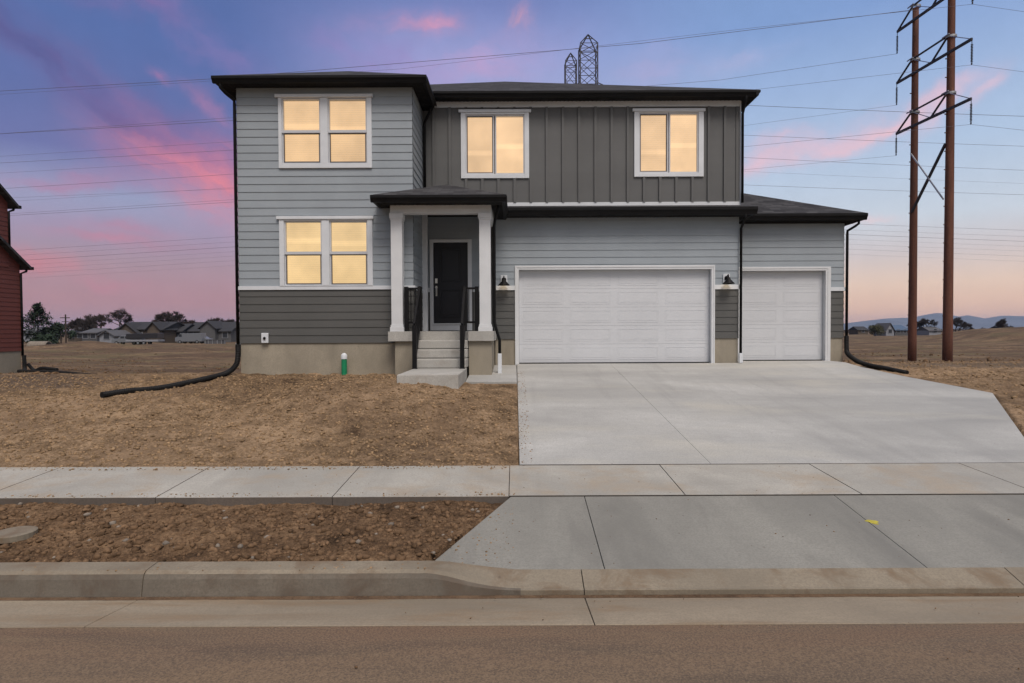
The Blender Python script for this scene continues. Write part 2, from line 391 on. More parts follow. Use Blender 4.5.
def growing(a,step,f,end,sgn=1):
    out=[]; v=a
    while abs(v)<end: step*=f; v=v+sgn*step; out.append(v)
    return out
xs=np.concatenate([np.array(growing(-15,.07,1.045,9500,-1))[::-1],np.arange(-15,15,.045),np.array(growing(15,.07,1.045,9500))])
ys=np.concatenate([np.array([-9000,-2000,-400,-100,-30,-8,0,3,4.5,5.5,6.1]),np.arange(6.12,16.5,.035),np.array(growing(16.5,.05,1.02,9500))])
g=struct(grid_mesh('ground',xs,ys,Hfull,M['ground'],drop))

# soil strip between kerb and sidewalk
def strip_z(X,Y):
    t=(Y-4.76)/(YN-4.76); z=CZ-(1.855*(1-t)+1.775*t)
    z=z+.09*fbm(X,Y,2.2,5,12,.62)+.05*fbm(X,Y,13,3,14,.7)-.02*sst(-Y,-4.9,-4.76)
    return z
def strip_drop(X,Y,Z):
    xe=-.74+(Y-4.76)/(YN-4.76)*.69
    Z=Z.copy(); m=X>xe-.02; Z[m]-=.3; m=(Y<4.8); Z[m]=np.minimum(Z[m],CZ-1.85)
    return Z
def strip_right(X,Y,Z):
    Z=Z.copy(); m=X<7.2-(Y-4.76)/(YN-4.76)*.5; Z[m]-=.3; return Z
struct(grid_mesh('planting_strip',np.concatenate([np.arange(-40,-8,.25),np.arange(-8,.1,.022)]),np.arange(4.765,6.165,.02),strip_z,M['strip'],strip_drop))
struct(grid_mesh('planting_strip',np.concatenate([np.arange(6.6,9,.1),np.arange(9,40,.3)]),np.arange(4.765,6.165,.06),strip_z,M['strip'],strip_right))

# ------------------------------------------------------------------ road, gutter, kerb, sidewalk, driveway
mb=MB()
lipz=CZ-1.945
nx=60
for k in range(6):
    a,b=3.925-k*1.5,3.925-(k+1)*1.5
    za,zb=[lipz-.004+.02*(3.925-q) if q>-0.6 else lipz+.0865-.02*(-.6-q) for q in (a,b)]
    mb.quad((-90,b,zb),(90,b,zb),(90,a,za),(-90,a,za))
struct(mb.build('road',M['asphalt']))
JX=[-90]+[-2.86+3.38*k for k in range(-12,14)]+[90]
def kerbtop(x):
    w=float(sst(np.array(x),-.72,.1)) if x<3 else 1-float(sst(np.array(x),6.9,7.7))
    return w
gut=MB(); krb=MB()
for i in range(len(JX)-1):
    a,b=JX[i]+.003,JX[i+1]-.003
    gut.prism([(a,3.93,lipz),(b,3.93,lipz),(b,4.53,CZ-2.025),(a,4.53,CZ-2.025)],.12)
    n=max(1,int((b-a)/.08)) if -3<a<9 else 1
    sec=[]
    for k in range(n+1):
        x=a+(b-a)*k/n; w=kerbtop(x)
        rng=random.Random(int(x*1000)); jz=.003*(rng.random()-.5)
        T=(CZ-1.83)*(1-w)+(CZ-1.905)*w+jz; fr=(T-.012)*(1-w)+(CZ-1.955)*w
        sec.append([(x,4.755,-.25),(x,4.755,T),(x,4.60-.0*w,fr+.004*(1-w)),(x,4.572-.02*w,fr-.016),(x,4.556-.03*w,fr-.05*(1-w)-.018*w),(x,4.532-.0*w,CZ-2.026),(x,4.532,-.25)])
    base=len(krb.v)
    for q in sec: krb.v+=q
    for k in range(n):
        for j in range(7):
            p=base+k*7+j; r=base+k*7+(j+1)%7
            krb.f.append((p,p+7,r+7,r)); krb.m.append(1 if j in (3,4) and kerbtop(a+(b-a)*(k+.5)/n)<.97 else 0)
    krb.f.append(tuple(base+j for j in range(7))); krb.m.append(0)
    krb.f.append(tuple(base+n*7+j for j in range(6,-1,-1))); krb.m.append(0)
struct(gut.build('gutter',M['gutter'],bevel=.004))
M['kerbface']=concrete('shaded_stained_kerb_face',(.15,.13,.105),stain=(.09,.06,.04),samt=.75,sscale=3,smin=.44)  # shade of the upright kerb face painted into its base colour, plus stains
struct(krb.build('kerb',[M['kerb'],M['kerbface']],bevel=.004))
sw=MB()
SJ=[-.07+1.83*k for k in range(-22,23)]
for i in range(len(SJ)-1):
    a,b=SJ[i]+.003,SJ[i+1]-.003; dz=.003*math.sin(i*7.1)
    sw.prism([(a,YN,ZN+dz),(b,YN,ZN+dz),(b,YF,ZF+dz),(a,YF,ZF+dz)],.1,ms=1)
M['edge']=concrete('shaded_soil_stained_edge',(.12,.10,.085),stain=(.09,.06,.04),samt=.6)  # slab sides coloured darker for their shade as well as soil stain
struct(sw.build('sidewalk',[M['walk'],M['edge']],bevel=.004))
ap=MB(); zb=CZ-1.905-.002; zt=CZ-1.71
def apan(p): ap.prism(p,.12)
J1,J2=.71,3.29
apan([(-.74,4.76,zb),(J1-.003,4.76,zb),(J1-.003,YN-.012,zt),(-.05,YN-.012,zt)])
apan([(J1+.003,4.76,zb),(J2-.003,4.76,zb),(J2-.003,YN-.012,zt),(J1+.003,YN-.012,zt)])
apan([(J2+.003,4.76,zb),(5.6,4.76,zb),(5.6,YN-.012,zt),(J2+.003,YN-.012,zt)])
apan([(5.61,4.76,zb),(7.2,4.76,zb),(6.7,YN-.012,zt),(5.61,YN-.012,zt)])
struct(ap.build('driveway_apron',M['apron'],bevel=.004))
jo=MB()
M['joint']=simple('dark_joint_filler',(.035,.028,.022),.95,var=.4,scale=12)
jo.prism([(-.07,YN-.016,CZ-1.7085),(6.68,YN-.016,CZ-1.7085),(6.68,YN+.002,CZ-1.7075),(-.07,YN+.002,CZ-1.7075)],.02)
jo.prism([(.05,YF-.002,ZF-.002),(6.45,YF-.002,ZF-.002),(6.45,YF+.014,ZF-.0015),(.05,YF+.014,ZF-.0015)],.02)
for k_ in range(len(jo.v)): jo.v[k_]=(jo.v[k_][0],jo.v[k_][1],jo.v[k_][2]+.005)
struct(jo.build('pavement_joint',M['joint']))
dr=MB(); y0=YF+.012; z0=drive_z(YF)
dr.prism([(.05,y0,z0),(2.3965,y0,z0),(2.3965,15.17,GZ),(.05,15.17,GZ)],.12)
dr.prism([(2.3995,y0,z0),(6.45,y0,z0),(9.09,11.4,drive_z(11.4)),(8.58,13.2,drive_z(13.2)),(8.36,14.5,drive_z(14.5)),(8.36,15.17,GZ),(2.3995,15.17,GZ)],.12)
dr.prism([(5.62,15.175,GZ-.001),(8.36,15.175,GZ-.001),(8.40,16.08,GZ),(5.62,16.08,GZ)],.12)
struct(dr.build('driveway',M['drive'],bevel=.004))
wk=MB()
wk.prism([(-1.03,12.42,CZ-1.045),(.035,12.42,CZ-1.045),(.035,15.17,CZ-.86),(-1.03,15.17,CZ-.86)],.13)
struct(wk.build('walkway',M['drive'],bevel=.006))
# paint mark
m_=MB(); c=Vector((3.05,0,0)); 
pc=ground_hit(873,523); Yc=5.55; t_=(Yc-4.76)/(YN-4.76); zc=zb*(1-t_)+zt*t_+.004; xc=pxx(873,Yc,523)
ring=[(xc+.04*(1+.4*math.sin(3*a)+.25*math.sin(7*a+1))*math.cos(a)*1.1,Yc+.05*(1+.25*math.cos(2*a+1))*math.sin(a)) for a in [k*math.pi/8 for k in range(16)]]
m_.prism([(x,y,zc+(y-Yc)*.138) for x,y in ring],.003)
M['yellow']=simple('yellow_marking_paint',(.42,.36,.05),.8,var=.2,scale=30)
tag(m_.build('paint_mark',M['yellow']),'yellow spray paint spot on the concrete apron of the driveway','paint mark')

# ------------------------------------------------------------------ clods, stones
def rockmesh(n, seed, pts, mat, name, kind='stuff', label=None, cat=None):
    rng=random.Random(seed); mb=MB()
    base=[(0,0,1),(.9,0,.45),(.28,.85,.45),(-.72,.53,.45),(-.72,-.53,.45),(.28,-.85,.45),(.72,.53,-.45),(-.28,.85,-.45),(-.9,0,-.45),(-.28,-.85,-.45),(.72,-.53,-.45),(0,0,-1)]
    fc=[(0,1,2),(0,2,3),(0,3,4),(0,4,5),(0,5,1),(1,6,2),(2,7,3),(3,8,4),(4,9,5),(5,10,1),(6,7,2),(7,8,3),(8,9,4),(9,10,5),(10,6,1),(11,7,6),(11,8,7),(11,9,8),(11,10,9),(11,6,10)]
    for (x,y,z,r) in pts:
        a=rng.random()*6.28; ca,sa=math.cos(a),math.sin(a); sx,sy,sz=rng.uniform(.7,1.3),rng.uniform(.6,1.1),rng.uniform(.45,.9)
        k=len(mb.v)
        for (bx,by,bz) in base:
            j=rng.uniform(.75,1.2); px_,py_,pz_=bx*sx*j,by*sy*j,bz*sz*j
            mb.v.append((x+r*(px_*ca-py_*sa),y+r*(px_*sa+py_*ca),z+r*pz_))
        for q in fc: mb.f.append(tuple(k+i for i in q)); mb.m.append(0)
    o=mb.build(name,mat,smooth=True); o['kind']=kind
    if label: o['label']=label
    if cat: o['category']=cat
    return o
rng=np.random.default_rng(3)
def scatter(n,x0,x1,y0,y1,zf,rmin,rmax,ok=None,pw=3.0):
    X=rng.uniform(x0,x1,n); Y=rng.uniform(y0,y1,n); r=rmin+(rmax-rmin)*rng.random(n)**pw
    Z=zf(X,Y)
    if ok is not None: k=ok(X,Y); X,Y,r,Z=X[k],Y[k],r[k],Z[k]
    return [(float(a),float(b),float(c)+.15*float(d),float(d)) for a,b,c,d in zip(X,Y,Z,r)]
sok=lambda X,Y:(X<-.68+(Y-4.76)/(YN-4.76)*.5)
rockmesh(0,1,scatter(9000,-6.2,0,4.80,6.12,strip_z,.004,.042,sok,8),M['clodd'],'soil_clods',label='loose brown clods of soil in the strip behind the kerb',cat='soil clods')
rockmesh(0,2,scatter(120,-6.2,0,4.80,6.12,strip_z,.006,.04,sok,3),M['stone'],'gravel',label='pale pebbles lying in the brown soil strip',cat='pebbles')
lok=lambda X,Y:~((X>-2.3)&(Y>10.9))&(X<-.03)
rockmesh(0,4,scatter(30000,-13,0,7.34,13.6,Hfull,.006,.036,lok,4.0),M['clod'],'dirt_lumps',label='small tan lumps of earth scattered over the front yard',cat='dirt lumps')
rockmesh(0,5,scatter(9000,7,18,7.5,19,Hfull,.008,.04,lambda X,Y:(X>9.3)|(X>6.75+(Y-7.3)*.62),3.2),M['clod'],'dirt_lumps',label='small tan lumps of earth beside the driveway edge',cat='dirt lumps')
rockmesh(0,6,scatter(60,-1,6,3.0,4.5,lambda X,Y:np.where(Y<3.93,lipz+.015,lipz-(Y-3.93)*.1+.004),.003,.011,None,3)+scatter(70,-.2,5,4.8,6.1,lambda X,Y:zb+(Y-4.76)/(YN-4.76)*(zt-zb),.003,.010,None,3),M['clodd'],'grit',label='dark crumbs of soil on the apron and gutter',cat='grit')

M['silt']=dirt('washed_silt',(.15,.10,.065),(.11,.072,.047),(.06,.04,.028),sc=2,bumpd=.006)
rockmesh(0,11,scatter(420,-8,0,YN+.01,YN+.13,lambda X,Y:ZN+(Y-YN)*.06,.003,.014,None,4)+scatter(900,-8,0,YF-.16,YF+.05,lambda X,Y:ZF-.004+0*X,.003,.016,None,3)+scatter(260,-8,6,YN,YF,lambda X,Y:ZN+(Y-YN)*.058,.002,.007,None,3)+scatter(260,-.75,.0,4.85,6.1,lambda X,Y:np.where(X>-.72+(Y-4.76)/(YN-4.76)*.66,zb+(Y-4.76)/(YN-4.76)*(zt-zb),0)+0.0,.003,.012,lambda X,Y:X>-.72+(Y-4.76)/(YN-4.76)*.66,3)+scatter(300,-6,-.7,4.59,4.755,lambda X,Y:CZ-1.838+0*X,.003,.012,None,4)+scatter(500,.05,.22,7.35,14,lambda X,Y:np.array([drive_z(float(y)) for y in Y]),.003,.014,None,4),M['clod'],'soil_crumbs',label='spilled crumbs of soil along the edges of the concrete',cat='soil crumbs')
def ribbon(y0f,y1f,z0f,z1f,name,label):
    q=MB(); n=700; k=0
    for i in range(n+1):
        x=-12+24*i/n; q.v+=[(x,y0f(x),z0f(x)),(x,y1f(x),z1f(x))]
        if i: a=2*i; q.f.append((a-2,a,a+1,a-1)); q.m.append(0)
    tag(q.build(name,M['silt']),label,'silt',kind='stuff')
nz=lambda x,f,sd: float(fbm(np.array(x),np.array(sd*1.7),f,4,40+sd,.7))
gzf=lambda y: (lipz+(CZ-2.025-lipz)*(y-3.93)/.6)
def ys1(x): return 4.50-.05*max(0,nz(x,.7,1)+.22)-.025*abs(nz(x,7,2))
ribbon(ys1,lambda x:4.528,lambda x:gzf(ys1(x))+.0015,lambda x:CZ-2.02+.006,'silt','thin line of washed brown silt along the foot of the kerb')
rockmesh(0,8,scatter(7000,-40,-7,14.5,48,Hfull,.02,.10,lambda X,Y:(fbm(X,Y*1.5,.22,3,55)>.02)&(Y>15.5),5),M['clodd'],'dirt_lumps',label='churned earth lumps in the open lot between the two houses',cat='dirt lumps')
rockmesh(0,9,scatter(8000,9.3,46,17,52,Hfull,.02,.11,lambda X,Y:(fbm(X,Y*1.5,.22,3,56)>.02),5),M['clodd'],'dirt_lumps',label='churned earth lumps around the rust brown poles',cat='dirt lumps')

# ------------------------------------------------------------------ the house
house=thing('house',(-.4,YL,CZ-.9),'two-storey grey house with pale lap siding, black gutters and white garage doors','house')
XL0=at(238,200,YL).x; XL1=at(413,200,YL).x      # left wing
XM1=at(739,200,YG).x                             # main body right
X31=at(843.5,300,Y3).x
YB=28.4
SOF_L=pz(88,YL,320); SOF_M=pz(101.5,YG,600); SOF_G=pz(217.5,YG,620); SOF_3=pz(222,Y3,790)
FT_L=pz(343,YL,320)
def siding(mb, T, u0,u1,z0,z1,e, holes=(), lip=.015, zref=None):
    z=z0 if zref is None else z0-((z0-zref)%e)
    while z<z1-1e-6:
        a0,b0=z,z+e; a,b=max(z,z0),min(z+e,z1)
        cuts=sorted({a,b}|{q for h in holes for q in h[2:4] if a<q<b})
        for ca,cb in zip(cuts[:-1],cuts[1:]):
            if cb-ca<1e-5: continue
            segs=[(u0,u1)]
            mid=(ca+cb)/2
            for h in holes:
                if h[2]<mid<h[3]:
                    ns=[]
                    for s0,s1 in segs:
                        if h[1]<=s0 or h[0]>=s1: ns.append((s0,s1)); continue
                        if h[0]>s0: ns.append((s0,h[0]))
                        if h[1]<s1: ns.append((h[1],s1))
                    segs=ns
            da=lip-(lip-.003)*(ca-a0)/e; db=lip-(lip-.003)*(cb-a0)/e
            for s0,s1 in segs:
                mb.quad(T(s0,ca,da),T(s1,ca,da),T(s1,cb,db),T(s0,cb,db))
                if abs(ca-a0)<1e-6 or ca==a: mb.quad(T(s0,ca,0),T(s1,ca,0),T(s1,ca,da),T(s0,ca,da))
        z+=e
def TF(y): return lambda u,z,d:(u,y-d,z)
def TS(x,s): return lambda u,z,d:(x+s*d,u,z)
E=.178
def rect(px0,px1,py0,py1,Y):   # a pixel box measured on the plane Y -> metric x0,x1,z0,z1
    a=at(px0,(py0+py1)/2,Y).x; b=at(px1,(py0+py1)/2,Y).x
    return a,b,pz(py1,Y,(px0+px1)/2),pz(py0,Y,(px0+px1)/2)
# openings
W_U=rect(279,372,98,168.4,YL); W_D=rect(280,373,219.5,286,YL)
W_A=rect(461,529,113,178.6,YG); W_B=rect(634,703.3,112,177,YG)
G2=rect(515,714.5,265.5,364.6,YG); G3=rect(735,830,267,361,Y3)
YD=15.5
DR=rect(430,472,239.5,330.5,YD)
BAND_L=(pz(289.7,YL,320),pz(286,YL,320)); BAND_G=(pz(289.7,YG,620),pz(285.3,YG,620)); BAND_3=(pz(291,Y3,838),pz(287.2,Y3,838))
# structural core behind the cladding
core=MB()
core.box(XL0+.02,XL1-.02,YL+.16,YB,CZ-1.2,SOF_L+.1)
core.box(XL1-.05,XM1-.02,YG+.16,YB,5.0,SOF_M+.05)
core.box(-.72,XM1-.02,YG+.16,YB,CZ-1.2,5.0)
core.box(XL1-.05,-.72,YD+.16,YB,CZ-1.2,5.0)
core.box(XM1-.02,X31-.02,Y3+.16,YB-2,CZ-1.2,SOF_3+.02)
core.build('wall',M['dark'],house)
FL=MB()
siding(FL,TF(YL),XL0,XL1,BAND_L[1],SOF_L,E,[W_U,W_D])
siding(FL,TS(XL1,1),YL-.0,YD+.1,BAND_L[1],SOF_L,E)
siding(FL,TS(XL0,-1),YL,YB,BAND_L[1],SOF_L,E)
FL.build('siding',M['siding'],house); FL=MB()
siding(FL,TF(YG),-.52,XM1,BAND_G[1],SOF_G,E,[(G2[0],G2[1],0,G2[3])])
FL.build('siding',M['siding'],house); FL=MB()
siding(FL,TF(YD),XL1,-.5,BAND_G[1]-.02,5.0,E,[(DR[0],DR[1],0,DR[3])])
FL.build('siding',M['siding'],house); FL=MB()
siding(FL,TF(Y3),XM1,X31,BAND_3[1],SOF_3,E,[(G3[0],G3[1],0,G3[3])])
siding(FL,TS(X31,1),Y3,YB-2,BAND_3[1],SOF_3,E)
FL.build('siding',M['siding'],house); FL=MB()
siding(FL,TS(XM1,1),YG,YB,SOF_3,SOF_M,E)
FL.build('siding',M['siding'],house); FL=MB()
siding(FL,TS(-.52,-1),YG,YD+.1,BAND_G[1],SOF_G,E)
FL.build('siding',M['siding'],house)
DK=MB()
FB_G=pz(338.7,YG,620); FB_3=pz(337.8,Y3,838)
siding(DK,TF(YL),XL0,XL1,FT_L,BAND_L[0],E)
siding(DK,TS(XL1,1),YL,YD+.1,FT_L,BAND_L[0],E)
siding(DK,TS(XL0,-1),YL,YB,FT_L,BAND_L[0],E)
DK.build('dark_siding',M['dark'],house); DK=MB()
siding(DK,TF(YG),-.52,G2[0],FB_G,BAND_G[0],E); DK.build('dark_siding',M['dark'],house); DK=MB()
siding(DK,TF(YG),G2[1],XM1,FB_G,BAND_G[0],E)
DK.build('dark_siding',M['dark'],house); DK=MB()
siding(DK,TF(YD),XL1,DR[0],CZ+.01,BAND_G[0]-.02,E); DK.build('dark_siding',M['dark'],house); DK=MB()
siding(DK,TF(YD),DR[1],-.5,CZ+.01,BAND_G[0]-.02,E)
DK.build('dark_siding',M['dark'],house); DK=MB()
siding(DK,TF(Y3),XM1,X31,FB_3,BAND_3[0],E,[(G3[0],G3[1],0,G3[3])])
siding(DK,TS(X31,1),Y3,YB-2,FB_3,BAND_3[0],E)
DK.build('dark_siding',M['dark'],house)
# board and batten upper front
BBT=pz(107.3,YG,600); BBB=pz(202.3,YG,620)
BB=MB(); fillers=sorted([W_A,W_B],key=lambda h:h[0])
def bbrect(x0,x1,z0,z1): BB.box(x0,x1,YG-.006,YG+.12,z0,z1)
xx=XL1
for h in fillers:
    bbrect(xx,h[0],BBB,BBT); bbrect(h[0],h[1],BBB,h[2]); bbrect(h[0],h[1],h[3],BBT); xx=h[1]
bbrect(xx,XM1,BBB,BBT)
x=XM1-.37
while x>XL1+.1:
    zs=[(BBB,BBT)]
    for h in fillers:
        if h[0]-.08<x<h[1]+.08: zs=[(BBB,h[2]-.015),(h[3]+.10,BBT)]
    for a,b in zs:
        if b-a>.03: BB.box(x-.032,x+.032,YG-.052,YG-.007,a,b)
    x-=.406
BB.box(XM1-.09,XM1-.002,YG-.028,YG-.007,BBB,BBT)
BB.build('board_and_batten',M['batten'],house)
FO=MB()
gz_l=CZ-1.25
FO.build('foundation',M['found'],house) if FO.v else None; FO=MB(); FO.box(XL0+.01,XL1-.01,YL+.01,YB,gz_l,FT_L-.002)
FO.build('foundation',M['found'],house) if FO.v else None; FO=MB(); FO.box(-.50,G2[0]+.01,YG+.01,YG+.3,gz_l,FB_G-.002)
FO.build('foundation',M['found'],house) if FO.v else None; FO=MB(); FO.box(G2[1]-.01,XM1-.01,YG+.01,YG+.3,gz_l,FB_G-.002)
FO.build('foundation',M['found'],house) if FO.v else None; FO=MB(); FO.box(G3[1]-.01,X31-.01,Y3+.01,YB-2,gz_l,FB_3-.002)
FO.build('foundation',M['found'],house) if FO.v else None; FO=MB(); FO.box(XM1-.01,G3[0]+.01,Y3+.01,Y3+.3,gz_l,FB_3-.002)
FO.build('foundation',M['found'],house)
# white trim boards
def TB(*a):
    q=MB(); q.box(*a); q.build('trim',M['white'],house)
TB(XL0-.02,XL1+.035,YL-.035,YL+.01,BAND_L[0],BAND_L[1])
TB(XL1+.001,XL1+.035,YL+.012,YD-.01,BAND_L[0],BAND_L[1])
TB(XL0-.035,XL0-.001,YL+.012,YB,BAND_L[0],BAND_L[1])
TB(-.52,G2[0]-.002,YG-.035,YG+.01,BAND_G[0],BAND_G[1]); TB(G2[1]+.002,XM1+.02,YG-.035,YG+.01,BAND_G[0],BAND_G[1])
TB(G3[1]+.002,X31+.03,Y3-.035,Y3+.01,BAND_3[0],BAND_3[1])
TB(XL1+.036,DR[0]-.002,YD-.033,YD+.01,BAND_G[0]-.02,BAND_G[1]-.02); TB(DR[1]+.002,-.5,YD-.033,YD+.01,BAND_G[0]-.02,BAND_G[1]-.02)
TB(XL1+.004,XM1,YG-.034,YG+.01,BBT+.001,SOF_M)            # frieze
TB(-.3,XM1+.02,YG-.034,YG+.01,pz(205.8,YG,620),BBB-.001) # base of upper storey
TB(XM1-.035+.04,XM1+.035,YG-.032,YG+.06,pz(205.8,YG,620),SOF_M)
TB(XL1+.002,XL1+.13,14.98,15.1,CZ+.005,4.92)               # porch corner board

# ---- windows
def window(R_, capx, kind, Y, glassrects, col, st, band, label=None):
    x0,x1,z0,z1=R_
    w=MB(); tw=.085; dpt=.045
    # casing ring around the panes
    gx0=min(g[0] for g in glassrects); gx1=max(g[1] for g in glassrects); gz0=min(g[2] for g in glassrects); gz1=max(g[3] for g in glassrects)
    w.box(x0,gx0-.03,Y-dpt,Y+.1,z0,z1); w.box(gx1+.03,x1,Y-dpt,Y+.1,z0,z1)
    w.box(gx0-.03,gx1+.03,Y-dpt,Y+.1,gz1+.03,z1); w.box(gx0-.03,gx1+.03,Y-dpt,Y+.1,z0,gz0-.03)
    w.box(capx[0],capx[1],Y-dpt-.025,Y+.02,z1,z1+.07)
    if kind=='hung':
        gs=sorted({(round(g[0],3),round(g[1],3)) for g in glassrects}); 
        w.box(gs[0][1]+.03,gs[1][0]-.03,Y-dpt,Y+.1,gz0-.03,gz1+.03)
    wo=w.build('window',M['white'],house,bevel=.004)
    fr=MB(); sd=MB(); gl=MB(); bls=[]
    for g in glassrects:
        a,b,c,d=g[:4]
        if kind=='hung':
            h=d-c; mid=g[4]
            for (q0,q1,dy) in ((mid,d,-.0),(c,mid,.02)):
                fr.box(a-.03,a,Y-.012+dy,Y+.06,q0-.03,q1+.03); fr.box(b,b+.03,Y-.012+dy,Y+.06,q0-.03,q1+.03)
                fr.box(a,b,Y-.012+dy,Y+.06,q1,q1+.03); fr.box(a,b,Y-.012+dy,Y+.06,q0-.03,q0)
            t=.018
            for (e0,e1,f0,f1) in ((a-.0,a+t,c,mid-.035),(b-t,b,c,mid-.035),(a+t,b-t,c,c+t),(a+t,b-t,mid-.035-t,mid-.035)):
                sd.box(e0,e1,Y-.001,Y+.03,f0,f1)
            fr.box(a-.03,b+.03,Y-.02,Y-.0125,mid-.03,mid+.03)
        else:
            fr.box(a-.03,a,Y-.012,Y+.06,c-.03,d+.03); fr.box(b,b+.03,Y-.012,Y+.06,c-.03,d+.03)
            fr.box(a,b,Y-.012,Y+.06,d,d+.03); fr.box(a,b,Y-.012,Y+.06,c-.03,c)
            if g[4]:
                t=.022
                for (e0,e1,f0,f1) in ((a,a+t,c,d),(b-t,b,c,d),(a+t,b-t,c,c+t),(a+t,b-t,d-t,d)): sd.box(e0,e1,Y-.001,Y+.03,f0,f1)
        gl.box(a,b,Y+.032,Y+.038,c,d)
        bl=MB(); n=int((d-c)/.05)
        for k in range(n):   # tilted slats of the blind
            zz=c+(d-c)*(k+.5)/n; hh=(d-c)/n*.56
            bl.quad((a-.01,Y+.075,zz-hh),(b+.01,Y+.075,zz-hh),(b+.01,Y+.088,zz+hh),(a-.01,Y+.088,zz+hh))
        gi=glassrects.index(g); f_=(.93 if g[4] is True else 1.04) if kind!='hung' else (1.0,.955)[gi]
        bls.append((bl,f_))
    fr.build('frame',M['vinyl'],wo); sd.build('sash',M['sash'],wo); gl.build('pane',M['glass'],wo)
    for bl,f_ in bls: bl.build('blind',blind('lit_blind',col,st*f_,band+(f_-1)*1.5),wo)
    if label: wo['label']=label
    return wo
M['sash']=simple('dark_sash_edge',(.11,.10,.10),.5,var=.1)
WARM=lin(243,200,148); WARM2=lin(246,208,150); WARM3=lin(248,205,155)
def gr(px0,px1,py0,py1,Y,extra):
    a,b,c,d=rect(px0,px1,py0,py1,Y); return (a,b,c,d,extra)
mu=pz(131.7,YL,320); ml=pz(253,YL,320)
window(W_U,(at(275.6,97,YL).x,at(373.2,97,YL).x),'hung',YL,[gr(283.5,319.5,99.8,162.3,YL,mu),gr(329.6,365.8,99.8,162.3,YL,mu)],WARM,1.0,pz(125,YL,320),'upper double window with cream blinds in the left wing')
window(W_D,(at(277.2,218,YL).x,at(374,218,YL).x),'hung',YL,[gr(286,321,222.3,284,YL,ml),gr(331.2,366.6,222.3,284,YL,ml)],WARM2,1.0,pz(240,YL,320),'lower double window with cream blinds in the left wing')
window(W_A,(at(458.6,112,YG).x,at(531,112,YG).x),'slide',YG,[gr(466.8,493,116.2,173.2,YG,True),gr(496.3,523.2,116.2,173.2,YG,False)],WARM3,1.02,pz(148,YG,495),'slider window above the porch roof')
window(W_B,(at(632.2,110,YG).x,at(704.8,110,YG).x),'slide',YG,[gr(640,667,114.2,171.8,YG,True),gr(670.2,697,114.2,171.8,YG,False)],WARM3,1.0,pz(147,YG,668),'slider window above the wide garage door')

# ---- roofs
def roofpoly(mb, faces, t=.03):
    for f in faces: mb.prism([Vector(p) for p in f], t)
def roof_uv(o):
    me=o.data; uv=me.uv_layers.new(name='UVMap')
    for p in me.polygons:
        n=p.normal
        d=Vector((n.x,n.y,0)); d=d.normalized() if d.length>1e-4 else Vector((0,-1,0)); u=Vector((-d.y,d.x,0)); v=n.cross(u)
        for li in p.loop_indices:
            co=me.vertices[me.loops[li].vertex_index].co; uv.data[li].uv=(co.dot(u),co.dot(v))
def gutter_run(mb, a, b, z0, z1, n, out=.11):
    # a,b: fascia line ends (x,y); n: outward 2D normal; K-style profile
    a=Vector((a[0],a[1],0)); b=Vector((b[0],b[1],0)); n=Vector((n[0],n[1],0)); h=z1-z0
    prof=[(0,z0),(out*.55,z0),(out*.72,z0+h*.35),(out,z0+h*.62),(out,z1),(out-.012,z1),(out-.012,z1-.02),(0,z1-.02)]
    k=len(mb.v); m=len(prof)
    for p in (a,b):
        for d,z in prof: mb.v.append(tuple(p+n*d+Vector((0,0,z))))
    for j in range(m):
        q=(j+1)%m; mb.f.append((k+j,k+m+j,k+m+q,k+q)); mb.m.append(0)
    mb.f.append(tuple(k+j for j in range(m-1,-1,-1))); mb.m.append(0); mb.f.append(tuple(k+m+j for j in range(m))); mb.m.append(0)
def soffit(mb, x0,x1,y0,y1,z):
    mb.box(x0,x1,y0,y1,z,z+.02)
    if (x1-x0)>(y1-y0):
        n=int((x1-x0)/.10)
        for k in range(n): xx=x0+(k+.5)*(x1-x0)/n; mb.box(xx-.012,xx+.012,y0+.01,y1-.01,z-.008,z-.0005)
    else:
        n=int((y1-y0)/.10)
        for k in range(n): yy=y0+(k+.5)*(y1-y0)/n; mb.box(x0+.01,x1-.01,yy-.012,yy+.012,z-.008,z-.0005)
OV=.27  # fascia overhang, gutter adds .11
p_=.447
# main roof
mx0,mx1,my0,my1=XL0-OV-.11,XM1+OV+.10,YG-OV-.11,YB+.38
ez=pz(90.3,my0,600); cx_=(mx0+mx1)/2; hw=(mx1-mx0)/2; az=ez+hw*p_
A=(cx_,my0+hw,az); B=(cx_,my1-hw,az)
rm=MB(); roofpoly(rm,[[(mx0,my0,ez),(mx1,my0,ez),A],[(mx1,my0,ez),(mx1,my1,ez),B,A],[(mx1,my1,ez),(mx0,my1,ez),B],[(mx0,my1,ez),(mx0,my0,ez),A,B]])
ro=rm.build('roof',M['shingle'],house); roof_uv(ro)
sm=MB(); soffit(sm,XL1+.0,mx1-.10,my0+.10,YG-.001,SOF_M); soffit(sm,XM1+.04,mx1-.10,YG,my1-.1,SOF_M); soffit(sm,mx0+.1,XL0-.02,YL+2,my1-.1,SOF_M)
sm.box(XL1-.3,mx1-.1,my0+.10,my0+.12,SOF_M+.02,ez-.03); sm.box(mx1-.12,mx1-.1,my0+.12,my1-.1,SOF_M+.02,ez-.03)
sm.build('soffit',M['blackmatt'],ro)
gm=MB(); gutter_run(gm,(mx1-.1,my0+.10),(XL1+.3,my0+.10),SOF_M-.01,ez-.005,(0,-1)); gutter_run(gm,(mx1-.1,my1-.1),(mx1-.1,my0+.0),SOF_M-.01,ez-.005,(1,0))
gm.build('roof_gutter',M['black'],ro)
